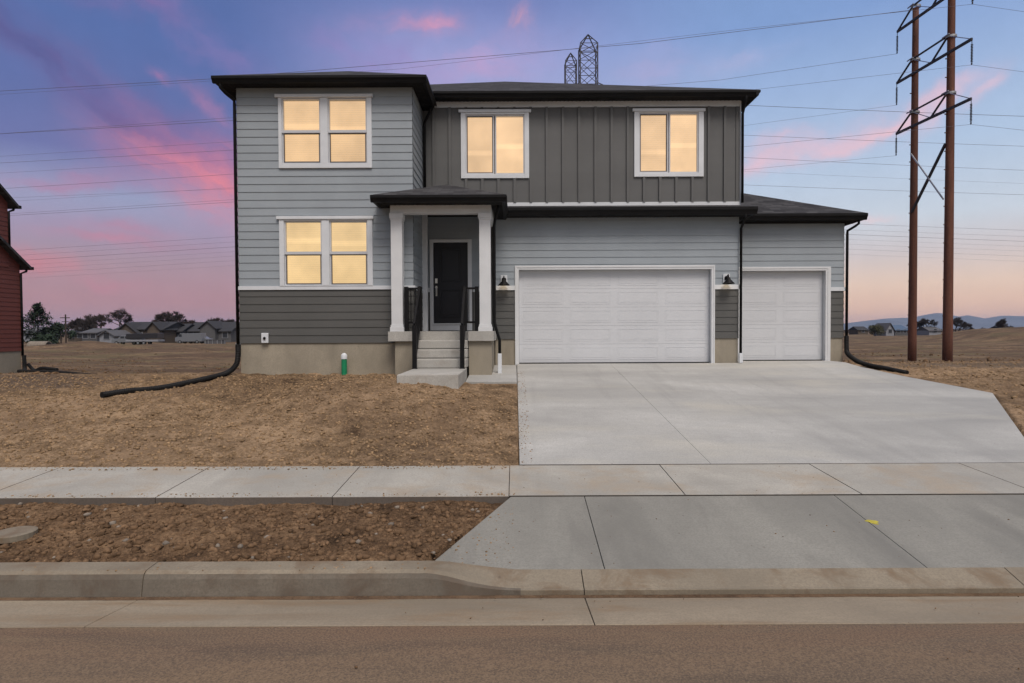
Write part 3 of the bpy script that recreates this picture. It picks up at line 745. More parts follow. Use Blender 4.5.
# left wing roof
lx0,lx1,ly0=XL0-OV-.11,XL1+OV+.11,YL-OV-.11
lez=pz(75.0,ly0,320); lhw=(lx1-lx0)/2; laz=lez+lhw*.465; LA=((lx0+lx1)/2,ly0+lhw,laz); LB=((lx0+lx1)/2,18.2,laz)
rl=MB(); roofpoly(rl,[[(lx0,ly0,lez),(lx1,ly0,lez),LA],[(lx1,ly0,lez),(lx1,18.2,lez),LB,LA],[(lx0,18.2,lez),(lx0,ly0,lez),LA,LB]])
ro=rl.build('roof',M['shingle'],house); roof_uv(ro)
sm=MB(); soffit(sm,lx0+.1,lx1-.1,ly0+.10,YL-.021,SOF_L); soffit(sm,XL1+.022,lx1-.1,YL-.02,YG-.03,SOF_L); soffit(sm,lx0+.1,XL0-.022,YL-.02,17.5,SOF_L)
sm.box(lx0+.1,lx1-.1,ly0+.10,ly0+.12,SOF_L+.02,lez-.03); sm.box(lx1-.12,lx1-.1,ly0+.12,YG+.3,SOF_L+.02,lez-.03); sm.box(lx0+.1,lx0+.12,ly0+.12,17.5,SOF_L+.02,lez-.03)
sm.box(XL1+.02,lx1-.1,YG-.05,YG-.03,SOF_L+.02,SOF_M+.1)
sm.build('soffit',M['blackmatt'],ro)
gm=MB(); gutter_run(gm,(lx1-.0,ly0+.10),(lx0+.0,ly0+.10),SOF_L-.01,lez-.005,(0,-1)); gutter_run(gm,(lx1-.1,my0+.1),(lx1-.1,ly0+.1),SOF_L-.01,lez-.005,(1,0)); gutter_run(gm,(lx0+.1,ly0+.1),(lx0+.1,17.5),SOF_L-.01,lez-.005,(-1,0))
gm.build('roof_gutter',M['black'],ro)
# pent roof over the wide garage door
gx0,gx1,gy0=-.35,XM1+.30,YG-.44
gez=pz(206.8,gy0,620); gtz=pz(205.8,YG,620)
rp=MB(); roofpoly(rp,[[(gx0,gy0,gez),(gx1,gy0,gez),(XM1+.02,YG-.036,gtz),(gx0,YG-.036,gtz)],[(gx1,gy0,gez),(gx1,YG+.9,gez),(XM1+.02,YG+.9,gtz),(XM1+.02,YG-.036,gtz)]],.02)
ro=rp.build('roof',M['shingle'],house); roof_uv(ro)
sm=MB(); soffit(sm,gx0,gx1-.1,gy0+.1,YG-.022,SOF_G); soffit(sm,XM1+.02,gx1-.1,YG-.02,YG+.88,SOF_G)
sm.box(gx0,gx1-.1,gy0+.1,gy0+.12,SOF_G+.02,gez-.022); sm.box(gx1-.12,gx1-.1,gy0+.12,YG+.88,SOF_G+.02,gez-.022)
sm.build('soffit',M['blackmatt'],ro)
gm=MB(); gutter_run(gm,(gx1-.0,gy0+.1),(gx0+.05,gy0+.1),SOF_G-.01,gez-.004,(0,-1)); gutter_run(gm,(gx1-.1,YG+.85),(gx1-.1,gy0+.1),SOF_G-.01,gez-.004,(1,0)); gm.build('roof_gutter',M['black'],ro)
# single garage roof
tx1,ty0=at(868,213,Y3-.4).x,Y3-.4; tez=pz(213.2,ty0,800)
tx0=XM1+.02; run=tx1-tx0; TA=(tx0,ty0+run,tez+run*.45); tyb=YB-1.6
rt=MB(); roofpoly(rt,[[(tx0,ty0,tez),(tx1,ty0,tez),TA],[(tx1,ty0,tez),(tx1,tyb,tez),(tx0,tyb,TA[2]),TA]])
ro=rt.build('roof',M['shingle'],house); roof_uv(ro)
sm=MB(); soffit(sm,XM1+.02,tx1-.1,ty0+.1,Y3-.022,SOF_3); soffit(sm,X31+.022,tx1-.1,Y3-.02,tyb,SOF_3)
sm.box(XM1+.3,tx1-.1,ty0+.1,ty0+.12,SOF_3+.02,tez-.03); sm.box(tx1-.12,tx1-.1,ty0+.12,tyb,SOF_3+.02,tez-.03)
sm.box(XM1+.02,X31+.02,Y3-.04,Y3-.022,SOF_3-.05,SOF_3)
sm.build('soffit',M['blackmatt'],ro)
gm=MB(); gutter_run(gm,(tx1-.0,ty0+.1),(XM1+.3,ty0+.1),SOF_3-.01,tez-.004,(0,-1)); gutter_run(gm,(tx1-.1,tyb),(tx1-.1,ty0+.1),SOF_3-.01,tez-.004,(1,0)); gm.build('roof_gutter',M['black'],ro)
# ---- porch
pzf=pz(194.6,12.97,445); PS=pz(204.9,13.38,445)      # roof edge, soffit
px0,px1,py0=at(370,200,12.97).x,at(506.5,200,12.97).x,12.97
ph=(px1-px0)/2; PA=((px0+px1)/2,py0+ph,pzf+ph*.39); PB=(PA[0],YG-.035,PA[2])
rq=MB(); roofpoly(rq,[[(px0,py0,pzf),(px1,py0,pzf),PA],[(px1,py0,pzf),(px1,YG-.035,pzf),PB,PA],[(px0,YG-.035,pzf),(px0,py0,pzf),PA,PB]])
ro=rq.build('porch_roof',M['shingle'],house); roof_uv(ro)
sm=MB(); soffit(sm,px0+.1,px1-.1,py0+.1,13.38,PS); soffit(sm,px0+.1,-2.77,13.38,YL-.022,PS); soffit(sm,-.50,px1-.1,13.385,YG-.03,PS)
for (a,b,c,d) in ((px0+.1,px1-.1,py0+.1,py0+.12),(px1-.12,px1-.1,py0+.12,YG-.03),(px0+.1,px0+.12,py0+.12,YL-.03)): sm.box(a,b,c,d,PS+.02,pzf-.03)
sm.box(XL1+.02,-.56,13.42,YD-.03,4.93,4.95)   # porch ceiling
sm.build('soffit',M['blackmatt'],ro)
gm=MB(); gutter_run(gm,(px1,py0+.1),(px0,py0+.1),PS-.01,pzf-.004,(0,-1)); gutter_run(gm,(px1-.1,YG-.04),(px1-.1,py0+.1),PS-.01,pzf-.004,(1,0)); gutter_run(gm,(px0+.1,py0+.1),(px0+.1,YL-.03),PS-.01,pzf-.004,(-1,0)); gm.build('roof_gutter',M['black'],ro)
bm_=MB(); bz=pz(213,13.38,445)
bm_.box(-2.76,-.52,13.38,13.60,bz,PS-.002); bm_.box(-2.76,-2.52,13.605,YL-.025,bz,PS-.002); bm_.box(-.74,-.52,13.605,YG-.03,bz,PS-.002)
bm_.build('porch_beam',M['column'],house,bevel=.004)
SZ=CZ+.0
for (cx0,cx1) in ((-2.75,-2.50),(-.785,-.535)):
    c_=MB(); cy0,cy1=13.375,13.625
    c_.box(cx0,cx1,cy0,cy1,SZ+.15,bz-.12)
    c_.box(cx0-.025,cx1+.025,cy0-.025,cy1+.025,bz-.11,bz-.001); c_.box(cx0-.012,cx1+.012,cy0-.012,cy1+.012,bz-.15,bz-.11)
    c_.box(cx0-.03,cx1+.03,cy0-.03,cy1+.03,SZ,SZ+.10); c_.box(cx0-.015,cx1+.015,cy0-.015,cy1+.015,SZ+.10,SZ+.15)
    c_.build('porch_column',M['column'],house,bevel=.004)
sl=MB(); XS0,XS1=-2.17,-1.04
sl.box(-2.82,XS0,13.32,YL-.001,SZ-.22,SZ); sl.box(XS1,-.47,13.32,YD-.01,SZ-.22,SZ); sl.box(XS0,XS1,13.66,YD-.01,SZ-.22,SZ); sl.box(XL1+.02,XS0,YL,YD-.01,SZ-.22,SZ)
sl.build('porch_slab',M['step'],house,bevel=.006)
pf=MB()
pf.box(-2.68,XS0-.01,13.40,YL-.001,gz_l,SZ-.222); pf.build('porch_foundation',M['found'],house); pf=MB(); pf.box(XS1+.01,-.52,13.40,YG+.005,gz_l,SZ-.222)
pf.build('porch_foundation',M['found'],house)
r_=.198
for k in range(3):
    yf=[13.38,13.10,12.84][k]; st=MB(); zt_=CZ-r_*(k+1)
    st.box(XS0+.004,XS1-.004,yf,13.66+.0-.001,zt_-.19 if k<2 else zt_-r_,zt_)
    st.build('porch_step',M['step'],house,bevel=.022)
st=MB(); st.box(XS0,XS1,10.97,12.95,CZ-1.35,CZ-4*r_-.002); st.build('porch_landing',M['step'],house,bevel=.012)
# front door
fd=MB(); x0,x1,z0,z1=DR
dx0,dx1,dz0,dz1=rect(433.5,468,242.5,323.3,YD)
fd.box(x0,dx0,YD-.045,YD+.1,z0+.0,z1); fd.box(dx1,x1,YD-.045,YD+.1,z0,z1); fd.box(dx0,dx1,YD-.045,YD+.1,dz1,z1); fd.box(dx0,dx1,YD-.04,YD+.1,z0,dz0-.03)
fd.box(dx0,dx1,YD-.07,YD+.1,dz0-.03,dz0-.001)
fd.build('door_frame',M['white'],house,bevel=.004)
d_=MB(); d_.box(dx0+.002,dx1-.002,YD+.0,YD+.045,dz0,dz1)
dw=dx1-dx0
for (a,b) in ((.08,.42),(.50,.93)):
    h=dz1-dz0; u0,u1,v0,v1=dx0+.2*dw,dx1-.2*dw,dz0+a*h,dz0+b*h
    for (e0,e1,f0,f1) in ((u0,u0+.03,v0,v1),(u1-.03,u1,v0,v1),(u0+.03,u1-.03,v0,v0+.03),(u0+.03,u1-.03,v1-.03,v1)): d_.box(e0,e1,YD-.022,YD-.0005,f0,f1)
    d_.box(u0+.06,u1-.06,YD-.010,YD-.0005,v0+.06,v1-.06)
do=d_.build('front_door',M['door'],house,bevel=.004)
h_=MB(); hx=dx0+.075; hz=dz0+(dz1-dz0)*.42
h_.box(hx-.03,hx+.03,YD-.03,YD-.001,hz+.16,hz+.28); h_.lathe((hx,YD-.03,hz+.21),[(0,-.012),(.028,-.012),(.03,0)],16,'y'); h_.build('door_lock',M['nickel'],do)
h_=MB(); h_.lathe((hx,YD-.02,hz+.05),[(0,-.01),(.03,-.01),(.03,.018)],16,'y'); h_.tube([(hx,YD-.02,hz+.05),(hx,YD-.07,hz+.04),(hx,YD-.075,hz-.10),(hx,YD-.02,hz-.13)],.012,8)
h_.box(hx-.02,hx+.02,YD-.012,YD-.001,hz-.17,hz+.09); h_.build('door_handle',M['nickel'],do)
# garage doors
def gdoor(R_, px_in, Y, cols, bot):
    x0,x1,z0,z1=R_; a,b,c,d=px_in
    f=MB(); dp=.16
    f.box(x0,a-.05,Y-.04,Y+.02,z0,z1); f.box(b+.05,x1,Y-.04,Y+.02,z0,z1); f.box(a-.05,b+.05,Y-.04,Y+.02,d+.05,z1)
    f.box(a-.055,a,Y-.03,Y+dp,z0,d+.05); f.box(b,b+.055,Y-.03,Y+dp,z0,d+.05); f.box(a,b,Y-.03,Y+dp,d,d+.05)
    f.build('garage_door_frame',M['column'],house,bevel=.005)
    g_=MB(); n=5; H=(d-c-.02)/n; yd=Y+dp-.03
    for k in range(n):
        q0=c+.02+k*H; q1=q0+H-.004
        g_.box(a+.005,b-.005,yd,yd+.05,q0,q1)
        g_.box(a+.005,b-.005,yd+.005,yd+.045,q1,q1+.004)
        cw=(b-a)/cols
        for j in range(cols):
            u0=a+j*cw+.09; u1=a+(j+1)*cw-.09; v0=q0+.075; v1=q1-.075
            for (e0,e1,f0,f1) in ((u0,u0+.022,v0,v1),(u1-.022,u1,v0,v1),(u0+.022,u1-.022,v0,v0+.022),(u0+.022,u1-.022,v1-.022,v1)): g_.box(e0,e1,yd-.004,yd-.0005,f0,f1)
            g_.box(u0+.045,u1-.045,yd-.0035,yd-.0005,v0+.045,v1-.045)
    go=g_.build('garage_door',M['garage'],house,bevel=.0015)
    s=MB(); s.box(a+.01,b-.01,yd,yd+.04,c-.01,c+.02); s.build('door_seal',M['blackmatt'],go)
    return go
a,b,c,d=rect(519,711,269.5,364.4,YG)
gd=gdoor(G2,(a,b,GZ+.0,d),YG,4,0); gd['label']='wide white double garage door'
a,b,c,d=rect(739,825,270.8,360.5,Y3)
gd=gdoor((a-.13,G3[1],G3[2]-.0,G3[3]),(a,b,GZ+.0,d),Y3,2,0); gd['label']='narrower white single garage door'
# wall lamps
def lamp(px,py):
    c=at(px,py,YG); x,z=c.x,c.z
    pl=MB(); pl.box(x-.085,x+.085,YG-.045,YG-.02,z-.09,z+.14); lo=pl.build('wall_lamp',M['white'],house,bevel=.006)
    nk=MB(); nk.lathe((x,YG-.05,z+.03),[(0,-.02),(.055,-.02),(.06,.008)],20,'y')
    nk.tube([(x,YG-.05,z+.03),(x,YG-.11,z+.10),(x,YG-.17,z+.11),(x,YG-.19,z+.07),(x,YG-.19,z+.0)],.014,8); nk.build('lamp_arm',M['black'],lo,smooth=True)
    sh=MB(); sh.lathe((x,YG-.19,z-.07),[(.0,.11),(.035,.11),(.045,.07),(.055,.05),(.145,-.045),(.15,-.055),(.14,-.05),(.05,.045),(.0,.05)],28); sh.build('lamp_shade',M['black'],lo,smooth=True)
    bu=MB(); bu.lathe((x,YG-.19,z-.085),[(0,-.03),(.022,-.02),(.03,0),(.022,.025),(0,.035)],12); bu.build('bulb',M['bulb'],lo,smooth=True)
    l=bpy.data.lights.new('wall_lamp_light','POINT'); l.energy=.4; l.color=(1,.72,.42); l.shadow_soft_size=.03
    o=bpy.data.objects.new('lamp_light',l); COL.objects.link(o); o.parent=lo; o.location=Vector((x,YG-.19,z-.14))-W[lo.name]; 
lamp(504,281); lamp(726,279.5)
# downspouts
def spout(pts,name='downspout',w=.055):
    d=MB(); d.tube(pts,w*.62,8); return d.build(name,M['black'],house,smooth=True)
cL=at(222,84,YL-.3)
xd=XL0-.04; spout([(lx0+.16,YL-.30,SOF_L+.02),(lx0+.16,YL-.30,SOF_L-.10),(lx0+.22,YL-.2,SOF_L-.18),(xd,YL-.03,SOF_L-.28),(xd,YL-.02,SOF_L-.4),(xd,YL-.02,CZ-.3)])
xr=XL1+.07; spout([(lx1-.12,YG-.35,SOF_L+.0),(lx1-.13,YG-.33,SOF_L-.12),(xr,YG-.10,SOF_L-.32),(xr,YG-.085,SOF_L-.45),(xr,YG-.085,PA[2]-.1)])
xm=XM1+.03; spout([(xm,gy0+.06,SOF_G),(xm,gy0+.1,SOF_G-.1),(xm,YG-.07,SOF_G-.3),(xm,YG-.07,pz(354,YG,738))])
spout([(XM1+.05,my0+.05,SOF_M),(XM1+.05,my0+.1,SOF_M-.1),(XM1+.05,YG-.09,SOF_M-.35),(XM1+.05,YG-.09,gtz+.05)])
xw=-.46; spout([(px1-.2,13.45,PS),(px1-.2,13.45,PS-.08),(xw+.02,13.58,PS-.3),(xw,13.6,PS-.42),(xw,13.6,CZ+.2),(xw+.06,13.68,CZ-.05),(xw+.11,13.7,CZ-.2),(xw+.11,13.7,pz(354,13.7,495))])
x3=X31+.06; spout([(tx1-.18,Y3-.3,SOF_3),(tx1-.18,Y3-.3,SOF_3-.10),(tx1-.24,Y3-.24,SOF_3-.16),(x3,Y3-.06,SOF_3-.25),(x3,Y3-.05,SOF_3-.35),(x3,Y3-.05,pz(338,Y3,843))])
for (x,y,zt2,zb2) in ((xm,YG-.07,pz(353,YG,738),GZ+.0),(xw+.11,13.7,pz(353.5,13.7,495),CZ-1.0)):
    s=MB(); s.box(x-.045,x+.045,y-.045,y+.04,zb2,zt2); s.build('downspout_sleeve',M['white'],house,bevel=.01)
# railings
def rail(X, guard_to):
    r=MB(); yu,yl=13.47,12.72; zl=CZ-4*r_; w=.07
    lowp=MB(); lowp.box(X-w/1.6,X+w/1.6,yl-w/1.6,yl+w/1.6,zl,zl+.92); lowp.box(X-.055,X+.055,yl-.055,yl+.055,zl,zl+.012); 
    up=MB(); up.box(X-w/1.6,X+w/1.6,yu-w/1.6,yu+w/1.6,CZ,CZ+1.0); up.box(X-.055,X+.055,yu-.055,yu+.055,CZ,CZ+.012)
    gp=MB(); gp.box(guard_to-w/1.6,guard_to+w/1.6,yu-w/1.6,yu+w/1.6,CZ,CZ+1.0)
    for dz in (.88,.12):
        r.bar((X,yl,zl+dz),(X,yu,CZ+dz+.05),.04,.045)
        r.bar((X,yu,CZ+dz+.08),(guard_to,yu,CZ+dz+.08),.04,.045)
    r.bar((X,yl-.06,zl+.95),(X,yu,CZ+1.0),.05,.035)
    o=r.build('railing',M['black'],house)
    for q in (lowp,up,gp): q.build('post',M['black'],o)
    bl=MB(); n=7
    for k in range(1,n):
        t=k/n; y=yl+(yu-yl)*t; zz=zl+(CZ-zl)*t; bl.box(X-.009,X+.009,y-.009,y+.009,zz+.12,zz+.9)
    n=3
    for k in range(1,n):
        x=X+(guard_to-X)*k/n; bl.box(x-.009,x+.009,yu-.009,yu+.009,CZ+.2,CZ+.96)
    bl.build('balusters',M['black'],o)
rail(-2.13,-2.43); rail(-1.12,-.85)
# outlet, meter
ob=rect(262.4,269.3,333,343,YL); s=MB(); s.box(ob[0],ob[1],YL-.07,YL-.02,ob[2],ob[3]); oo=s.build('outlet_box',M['white'],house,bevel=.01)
s=MB(); cxo=(ob[0]+ob[1])/2; s.tube([(cxo,YL-.07,(ob[2]+ob[3])/2),(cxo,YL-.10,(ob[2]+ob[3])/2-.01)],.03,10); s.build('outlet_knob',M['blackmatt'],oo)
s=MB(); xg=XL0-.02; s.box(xg-.18,xg-.03,YL+.2,YL+.42,CZ-.55,CZ-.25); s.lathe((xg-.1,YL+.19,CZ-.40),[(0,-.03),(.06,-.03),(.07,.01)],16,'y'); s.tube([(xg-.1,YL+.3,CZ-.25),(xg-.1,YL+.3,CZ-.12),(xg-.03,YL+.3,CZ-.12)],.018,8); s.tube([(xg-.1,YL+.35,CZ-.55),(xg-.1,YL+.35,CZ-.95)],.018,8)
s.build('gas_meter',M['steel'],house,bevel=.004)

# ------------------------------------------------------------------ hoses and green pipe
def hose(pts,r,label):
    P=[Vector(p) for p in pts]; out=[]
    for i in range(len(P)-1):   # catmull
        p0,p1,p2,p3=P[max(0,i-1)],P[i],P[i+1],P[min(len(P)-1,i+2)]
        n=max(2,int((p2-p1).length/.018))
        for k in range(n):
            t=k/n; out.append(.5*((2*p1)+(p2-p0)*t+(2*p0-5*p1+4*p2-p3)*t*t+(3*p1-p0-3*p2+p3)*t**3))
    out.append(P[-1]); rs=[r*(1.0 if i%2 else .86) for i in range(len(out))]
    mb=MB(); mb.tube(out,rs,10); return tag(mb.build('drain_hose',M['hose'],smooth=False),label,'drain hose','black drain hoses at the downspouts')
def gp(px,py,up): v=ground_hit(px,py); v.z=float(Hfull(np.array(v.x),np.array(v.y)))+up; return v
hose([(xd,YL-.02,CZ-.28),(xd,YL-.03,CZ-.55),(xd-.03,YL-.08,CZ-.75)]+[gp(226,376.5,.06),gp(200,383,.05),gp(160,389,.05),gp(128,394,.05),gp(102,399,.05)],.062,'long black corrugated hose curving away from the left corner of the grey house')
hose([(x3,Y3-.05,CZ-.17),(x3,Y3-.06,CZ-.5)]+[at(848,354,15.9),at(857,361,15.6),at(870,365.5,15.2),at(886,368.5,14.7),at(907,373,14.15)],.062,'short black corrugated hose beside the right edge of the driveway')
v=ground_hit(344.3,374.5); s=MB(); rr=.062
pv=thing('sewer_pipe',v,'short green pipe with white cap standing in the dirt before the foundation','pipe')
s.tube([v-Vector((0,0,.1)),(v.x,v.y,v.z+.40)],rr,16); s.build('pipe',M['green'],pv,smooth=False)
s=MB(); s.lathe((v.x,v.y,v.z+.40),[(rr+.008,-.05),(rr+.008,.03),(rr*.9,.06),(rr*.4,.085),(0,.09)],16); s.build('pipe_cap',M['white'],pv,smooth=True)
# flat lid in the soil strip
v=at(14,526,5.35); s=MB(); zz=float(strip_z(np.array(v.x),np.array(5.35)))
s.lathe((v.x,5.35,zz+.0),[(.0,.035),(.15,.035),(.17,.028),(.17,-.02)],24)
tag(s.build('valve_lid',M['kerb'],smooth=False),'round concrete lid sunk in the brown soil strip by the sidewalk','lid')

# ------------------------------------------------------------------ neighbour house
nb=thing('neighbour_house',(-22,22,CZ-1.6),'dark red house cut off by the left picture edge','house')
XN=-20.0; YNB=at(21,330,24).y
YNB=20.0*600/494; gzn=CZ-1.75; ftn=CZ-.72
w=MB(); w.box(XN-9,XN-.02,12,YNB-.02,gzn+.3,CZ+2.35); w.build('wall',M['dark'],nb)
w=MB(); n_e=.178
zl=at(21,266,YNB).z
# lower storey side wall follows the rake of its roof
siding(w,TS(XN,1),12,YNB,ftn,zl,n_e)
def rz_low(y): return zl+(YNB+.25-y)*.62
k=0; z=zl
while z<CZ+7:
    y1=YNB+.25-(z-zl)/.62; y1=min(y1,YNB)
    if y1<12.5: break
    siding(w,TS(XN,1),12,y1,z,z+n_e,n_e); z+=n_e
w.quad((XN-9,YNB,ftn),(XN,YNB,ftn),(XN,YNB,zl),(XN-9,YNB,zl))
w.build('siding',M['red'],nb)
w=MB(); w.box(XN-9,XN-.01,12.01,YNB-.01,gzn-.6,ftn-.001); w.build('foundation',M['found'],nb)
# upper storey
YU=at(10,230,24).y*1.0; YU=20.0*600/505; zu=at(11,204,YU).z
w=MB(); siding(w,TS(XN+.02,1),12,YU,CZ+2.6,zu,n_e); z=zu
while True:
    y1=YU+.2-(z-zu)/.62
    if y1<17: break
    siding(w,TS(XN+.02,1),12,min(y1,YU),z,z+n_e,n_e); z+=n_e
w.quad((XN-9,YU,CZ+2.6),(XN,YU,CZ+2.6),(XN,YU,zu),(XN-9,YU,zu))
w.build('upper_siding',M['red'],nb)
w=MB()
for (ye,ze,ytop,xo) in ((YNB+.26,zl-.02,17.5,.30),(YU+.24,zu-.02,16.5,.30)):
    pt=.72 if ye>YNB else .78
    w.prism([(XN+xo,ye,ze),(XN+xo,ytop,ze+(ye-ytop)*pt),(XN-9,ytop,ze+(ye-ytop)*pt),(XN-9,ye,ze)],.12)
w.build('roof',M['shingle'],nb)
roof_uv(bpy.data.objects['roof.004'] if 'roof.004' in bpy.data.objects else nb.children[-1])
w=MB(); w.box(XN-9,XN+.32,YNB+.24,YNB+.34,zl-.13,zl-.01); w.box(XN-9,XN+.32,YU+.22,YU+.32,zu-.13,zu-.01); w.build('roof_gutter',M['black'],nb)
w=MB(); w.tube([(XN+.08,YNB+.26,zl-.1),(XN+.08,YNB+.24,zl-.2),(XN+.02,YNB+.04,zl-.3),(XN+.02,YNB+.04,ftn-.2)],.045,8); w.tube([(XN+.08,YU+.24,zu-.1),(XN+.08,YU+.2,zu-.2),(XN+.03,YU+.04,zu-.3),(XN+.03,YU+.04,zl+.6)],.045,8); w.build('downspout',M['black'],nb,smooth=True)
def gq(px,py,up): 
    v=ground_hit(px,py); v.z+=up; return v
def onY(px,py,Y): return at(px,py,Y)
hose([(XN+.06,YNB+.06,ftn-.18),(XN+.12,YNB-.0,ftn-.55),(XN+.35,YNB-.3,CZ-1.50),(XN+.95,YNB-1.2,CZ-1.47)]+[at(55,372.5,20.5)+Vector((0,0,.0)),at(80,375,18),at(96,375.8,17.4)],.075,'thin black hose running along the ground from the red house corner')
hose([(XN+.10,YNB+.2,ftn-.55),(XN+.45,YNB+.1,CZ-1.52),at(42,368.2,23.6),at(57,369.5,23)],.065,'shorter black hose beside the red house foundation')

# ------------------------------------------------------------------ transmission poles
bL=at(910.3,361.5,40.9); bR=at(947.5,366,38.0)
ps=thing('power_pole',(27.3,39.5,CZ-2.2),'pair of rust brown transmission poles joined by three crossarms right of the house','power pole')
XP=27.35; bL.x=pxx(912,40.9,361.5); bR.x=pxx(947.3,38,366)
tL=at(918,8,40.9); tR=at(955,-120,38.0)
for (b_,t_2,r0,r1,lab) in ((bL,tL,.29,.20,'shorter pole'),(bR,tR,.31,.19,'taller pole')):
    s=MB(); b0=Vector((b_.x,b_.y,b_.z-.6)); tt=Vector((b_.x+.0,b_.y,t_2.z)); n=12
    s.tube([b0.lerp(tt,k/n) for k in range(n+1)],[(r0+(r1-r0)*k/n)*.92 for k in range(n+1)],14)
    for k in range(16): 
        zz=b_.z+2+k*1.15
        s.box(b_.x-r0-.04,b_.x-r0+.08,b_.y-.03,b_.y+.03,zz,zz+.05)
    s.build('pole',M['rust'],ps,smooth=True)
ends=[]
arms=[(950,111,38),(950,54.5,38),(952,-3,38)]
for i,(ax,ay,_) in enumerate(arms):
    za=at(ax,ay,38).z; s=MB(); a=Vector((bL.x,42.35,za)); b=Vector((bR.x,36.0,za)); a.x=bL.x-.05; b.x=bR.x+.05
    off=Vector((-.26,0,0)); s.bar(a+off,b+off,.11,.16)
    ar=s.build('crossarm',M['lattice'],ps)
    s=MB(); bl_=Vector((bL.x-.2,40.9,za+1.0)); br_=Vector((bR.x-.2,38,za+1.15)); mid=(a+b)/2+off
    s.bar(a+off,bl_,.09); s.bar(bl_,br_,.09); s.bar(mid,br_,.09)
    s.build('brace',M['lattice'],ar)
    s=MB(); s.bar(br_,b+off,.045); s.bar(bl_,mid,.045)
    for q,rd in ((bl_,.27),(br_,.27)):
        cx2=q.x+.2; s.lathe((cx2,q.y,q.z-.06),[(rd,-.06),(rd+.03,-.06),(rd+.03,.06),(rd,.06)],16)
        s.bar((q.x-.15,q.y-.3,q.z),(q.x-.15,q.y+.3,q.z),.06)
    s.build('tie_band',M['steel'],ar)
    for e in (a,b):
        s=MB(); q=e+off; s.tube([q,q-Vector((0,0,.3))],.02,6)
        prof=[]
        for k in range(12): prof+= [(.03,-.3-k*.09),(.075,-.33-k*.09),(.03,-.36-k*.09)]
        s.lathe(q,prof,8); s.tube([q-Vector((0,0,1.38)),q-Vector((0,0,1.5))],.04,6)
        s.build('insulator',M['lattice'],ps); ends.append(q-Vector((0,0,1.52)))
s=MB(); s.bar((bR.x-.2,38.1,at(947,143,38).z),(bL.x-.2,40.8,at(915,213,40.9).z),.13); s.build('cross_brace',M['lattice'],ps)
s=MB(); s.bar((bL.x-.3,40.8,at(916,154,40.9).z),(bR.x-.3,38.1,at(945,199,38).z),.07); s.build('cross_brace',M['steel'],ps)
# ------------------------------------------------------------------ lattice towers
def tower(name,px,base_w,top_w,Y,top_py,should_py,label,arms=True):
    c=at(px,331,Y); z0=CZ-2.3; zt=at(px,top_py,Y).z; zs=at(px,should_py,Y).z
    t=thing(name,(c.x,Y,z0),label,'pylon','lattice towers behind the roof')
    def wd(z): 
        f=max(0,min(1,(z-z0)/((zs-z0)*.72))); return base_w*(1-f)+top_w*f
    s=MB(); lv=[]; z=z0
    while z<zs-.2:
        lv.append(z); z+=max(2.1,wd(z)*.9)
    lv.append(zs)
    leg=MB(); x_=c.x
    for k in range(len(lv)-1):
        a,b=lv[k],lv[k+1]; wa,wb=wd(a)/2,wd(b)/2
        for sx in(-1,1):
            for sy in(-1,1): leg.bar((x_+sx*wa,Y+sy*wa,a),(x_+sx*wb,Y+sy*wb,b),.12)
        for (u,v) in (((-1,-1),(1,-1)),((1,-1),(1,1)),((1,1),(-1,1)),((-1,1),(-1,-1))):
            P=lambda uu,w_,z_:(x_+uu[0]*w_,Y+uu[1]*w_,z_)
            s.bar(P(u,wa,a),P(v,wb,b),.065); s.bar(P(v,wa,a),P(u,wb,b),.065); s.bar(P(u,wb,b),P(v,wb,b),.065)
    w2=wd(zs)/2
    for sx in(-1,1):
        for sy in(-1,1): leg.bar((x_+sx*w2,Y+sy*w2,zs),(x_,Y,zt),.11)
    m=(zs+zt)/2; s.bar((x_-w2/2,Y-w2/2,m),(x_+w2/2,Y-w2/2,m),.09)
    leg.build('legs',M['lattice'],t); s.build('lattice_bracing',M['lattice'],t)
    if arms:
        for py in arms:
            zz=at(px,py,Y).z; a=MB()
            for sx in(-1,1):
                for sy in(-1,1):
                    a.bar((x_+sx*w2,Y+sy*w2,zz),(x_+sx*6,Y,zz),.12); a.bar((x_+sx*w2,Y+sy*w2,zz+1.6),(x_+sx*6,Y,zz),.10)
            a.build('crossarm',M['lattice'],t)
    return t
tower('lattice_tower',588.5,7,2.35,83,34.5,47,'larger steel lattice tower rising behind the roof ridge',[98,127,149])
tower('lattice_tower',571.2,6,1.75,96,53,63,'smaller steel lattice tower left of its taller twin behind the roof',[100,128])
# ------------------------------------------------------------------ wires
def wire(pts,r,label,grp,sag=0):
    P=[Vector(p) for p in pts]; out=[]
    for i in range(len(P)-1):
        n=14
        for k in range(n):
            t=k/n; q=P[i].lerp(P[i+1],t); q.z-=sag*4*t*(1-t); out.append(q)
    out.append(P[-1]); mb=MB(); mb.tube(out,r*.5,5)
    return tag(mb.build('power_wire',M['wire'],smooth=True),label,'wire',grp)
ordn=['topmost','second','third','fourth','fifth','sixth','seventh','eighth','ninth','tenth','eleventh']
tw=[(133,97.5,112,.055),(162,127.5,142,.042),(189,149,167,.04),(202,163,180,.022),(216,178,190,.04)]
for i,(a,b,c,r) in enumerate(tw):
    Y=80+i*2; wire([at(-160,a+9,Y),at(588,b,Y),at(1180,c+9,Y)],r,'%s of the long wires spreading from the lattice towers'%ordn[i],'wires on the lattice towers',.25)
cl=[(251,213,231.5,.035),(256,218.5,238,.026),(261.5,223,243,.045),(266,228,248,.022),(270,233,252.5,.022),(274.5,237.5,258,.026),(279,243,263,.02)]
for i,(a,b,c,r) in enumerate(cl):
    Y=97+i*2; wire([at(-160,a+10,Y),at(588,b,Y),at(1180,c+4,Y)],r,'%s wire of the low bundle crossing the sky behind the house'%ordn[i],'low bundle of wires behind the house',.15)
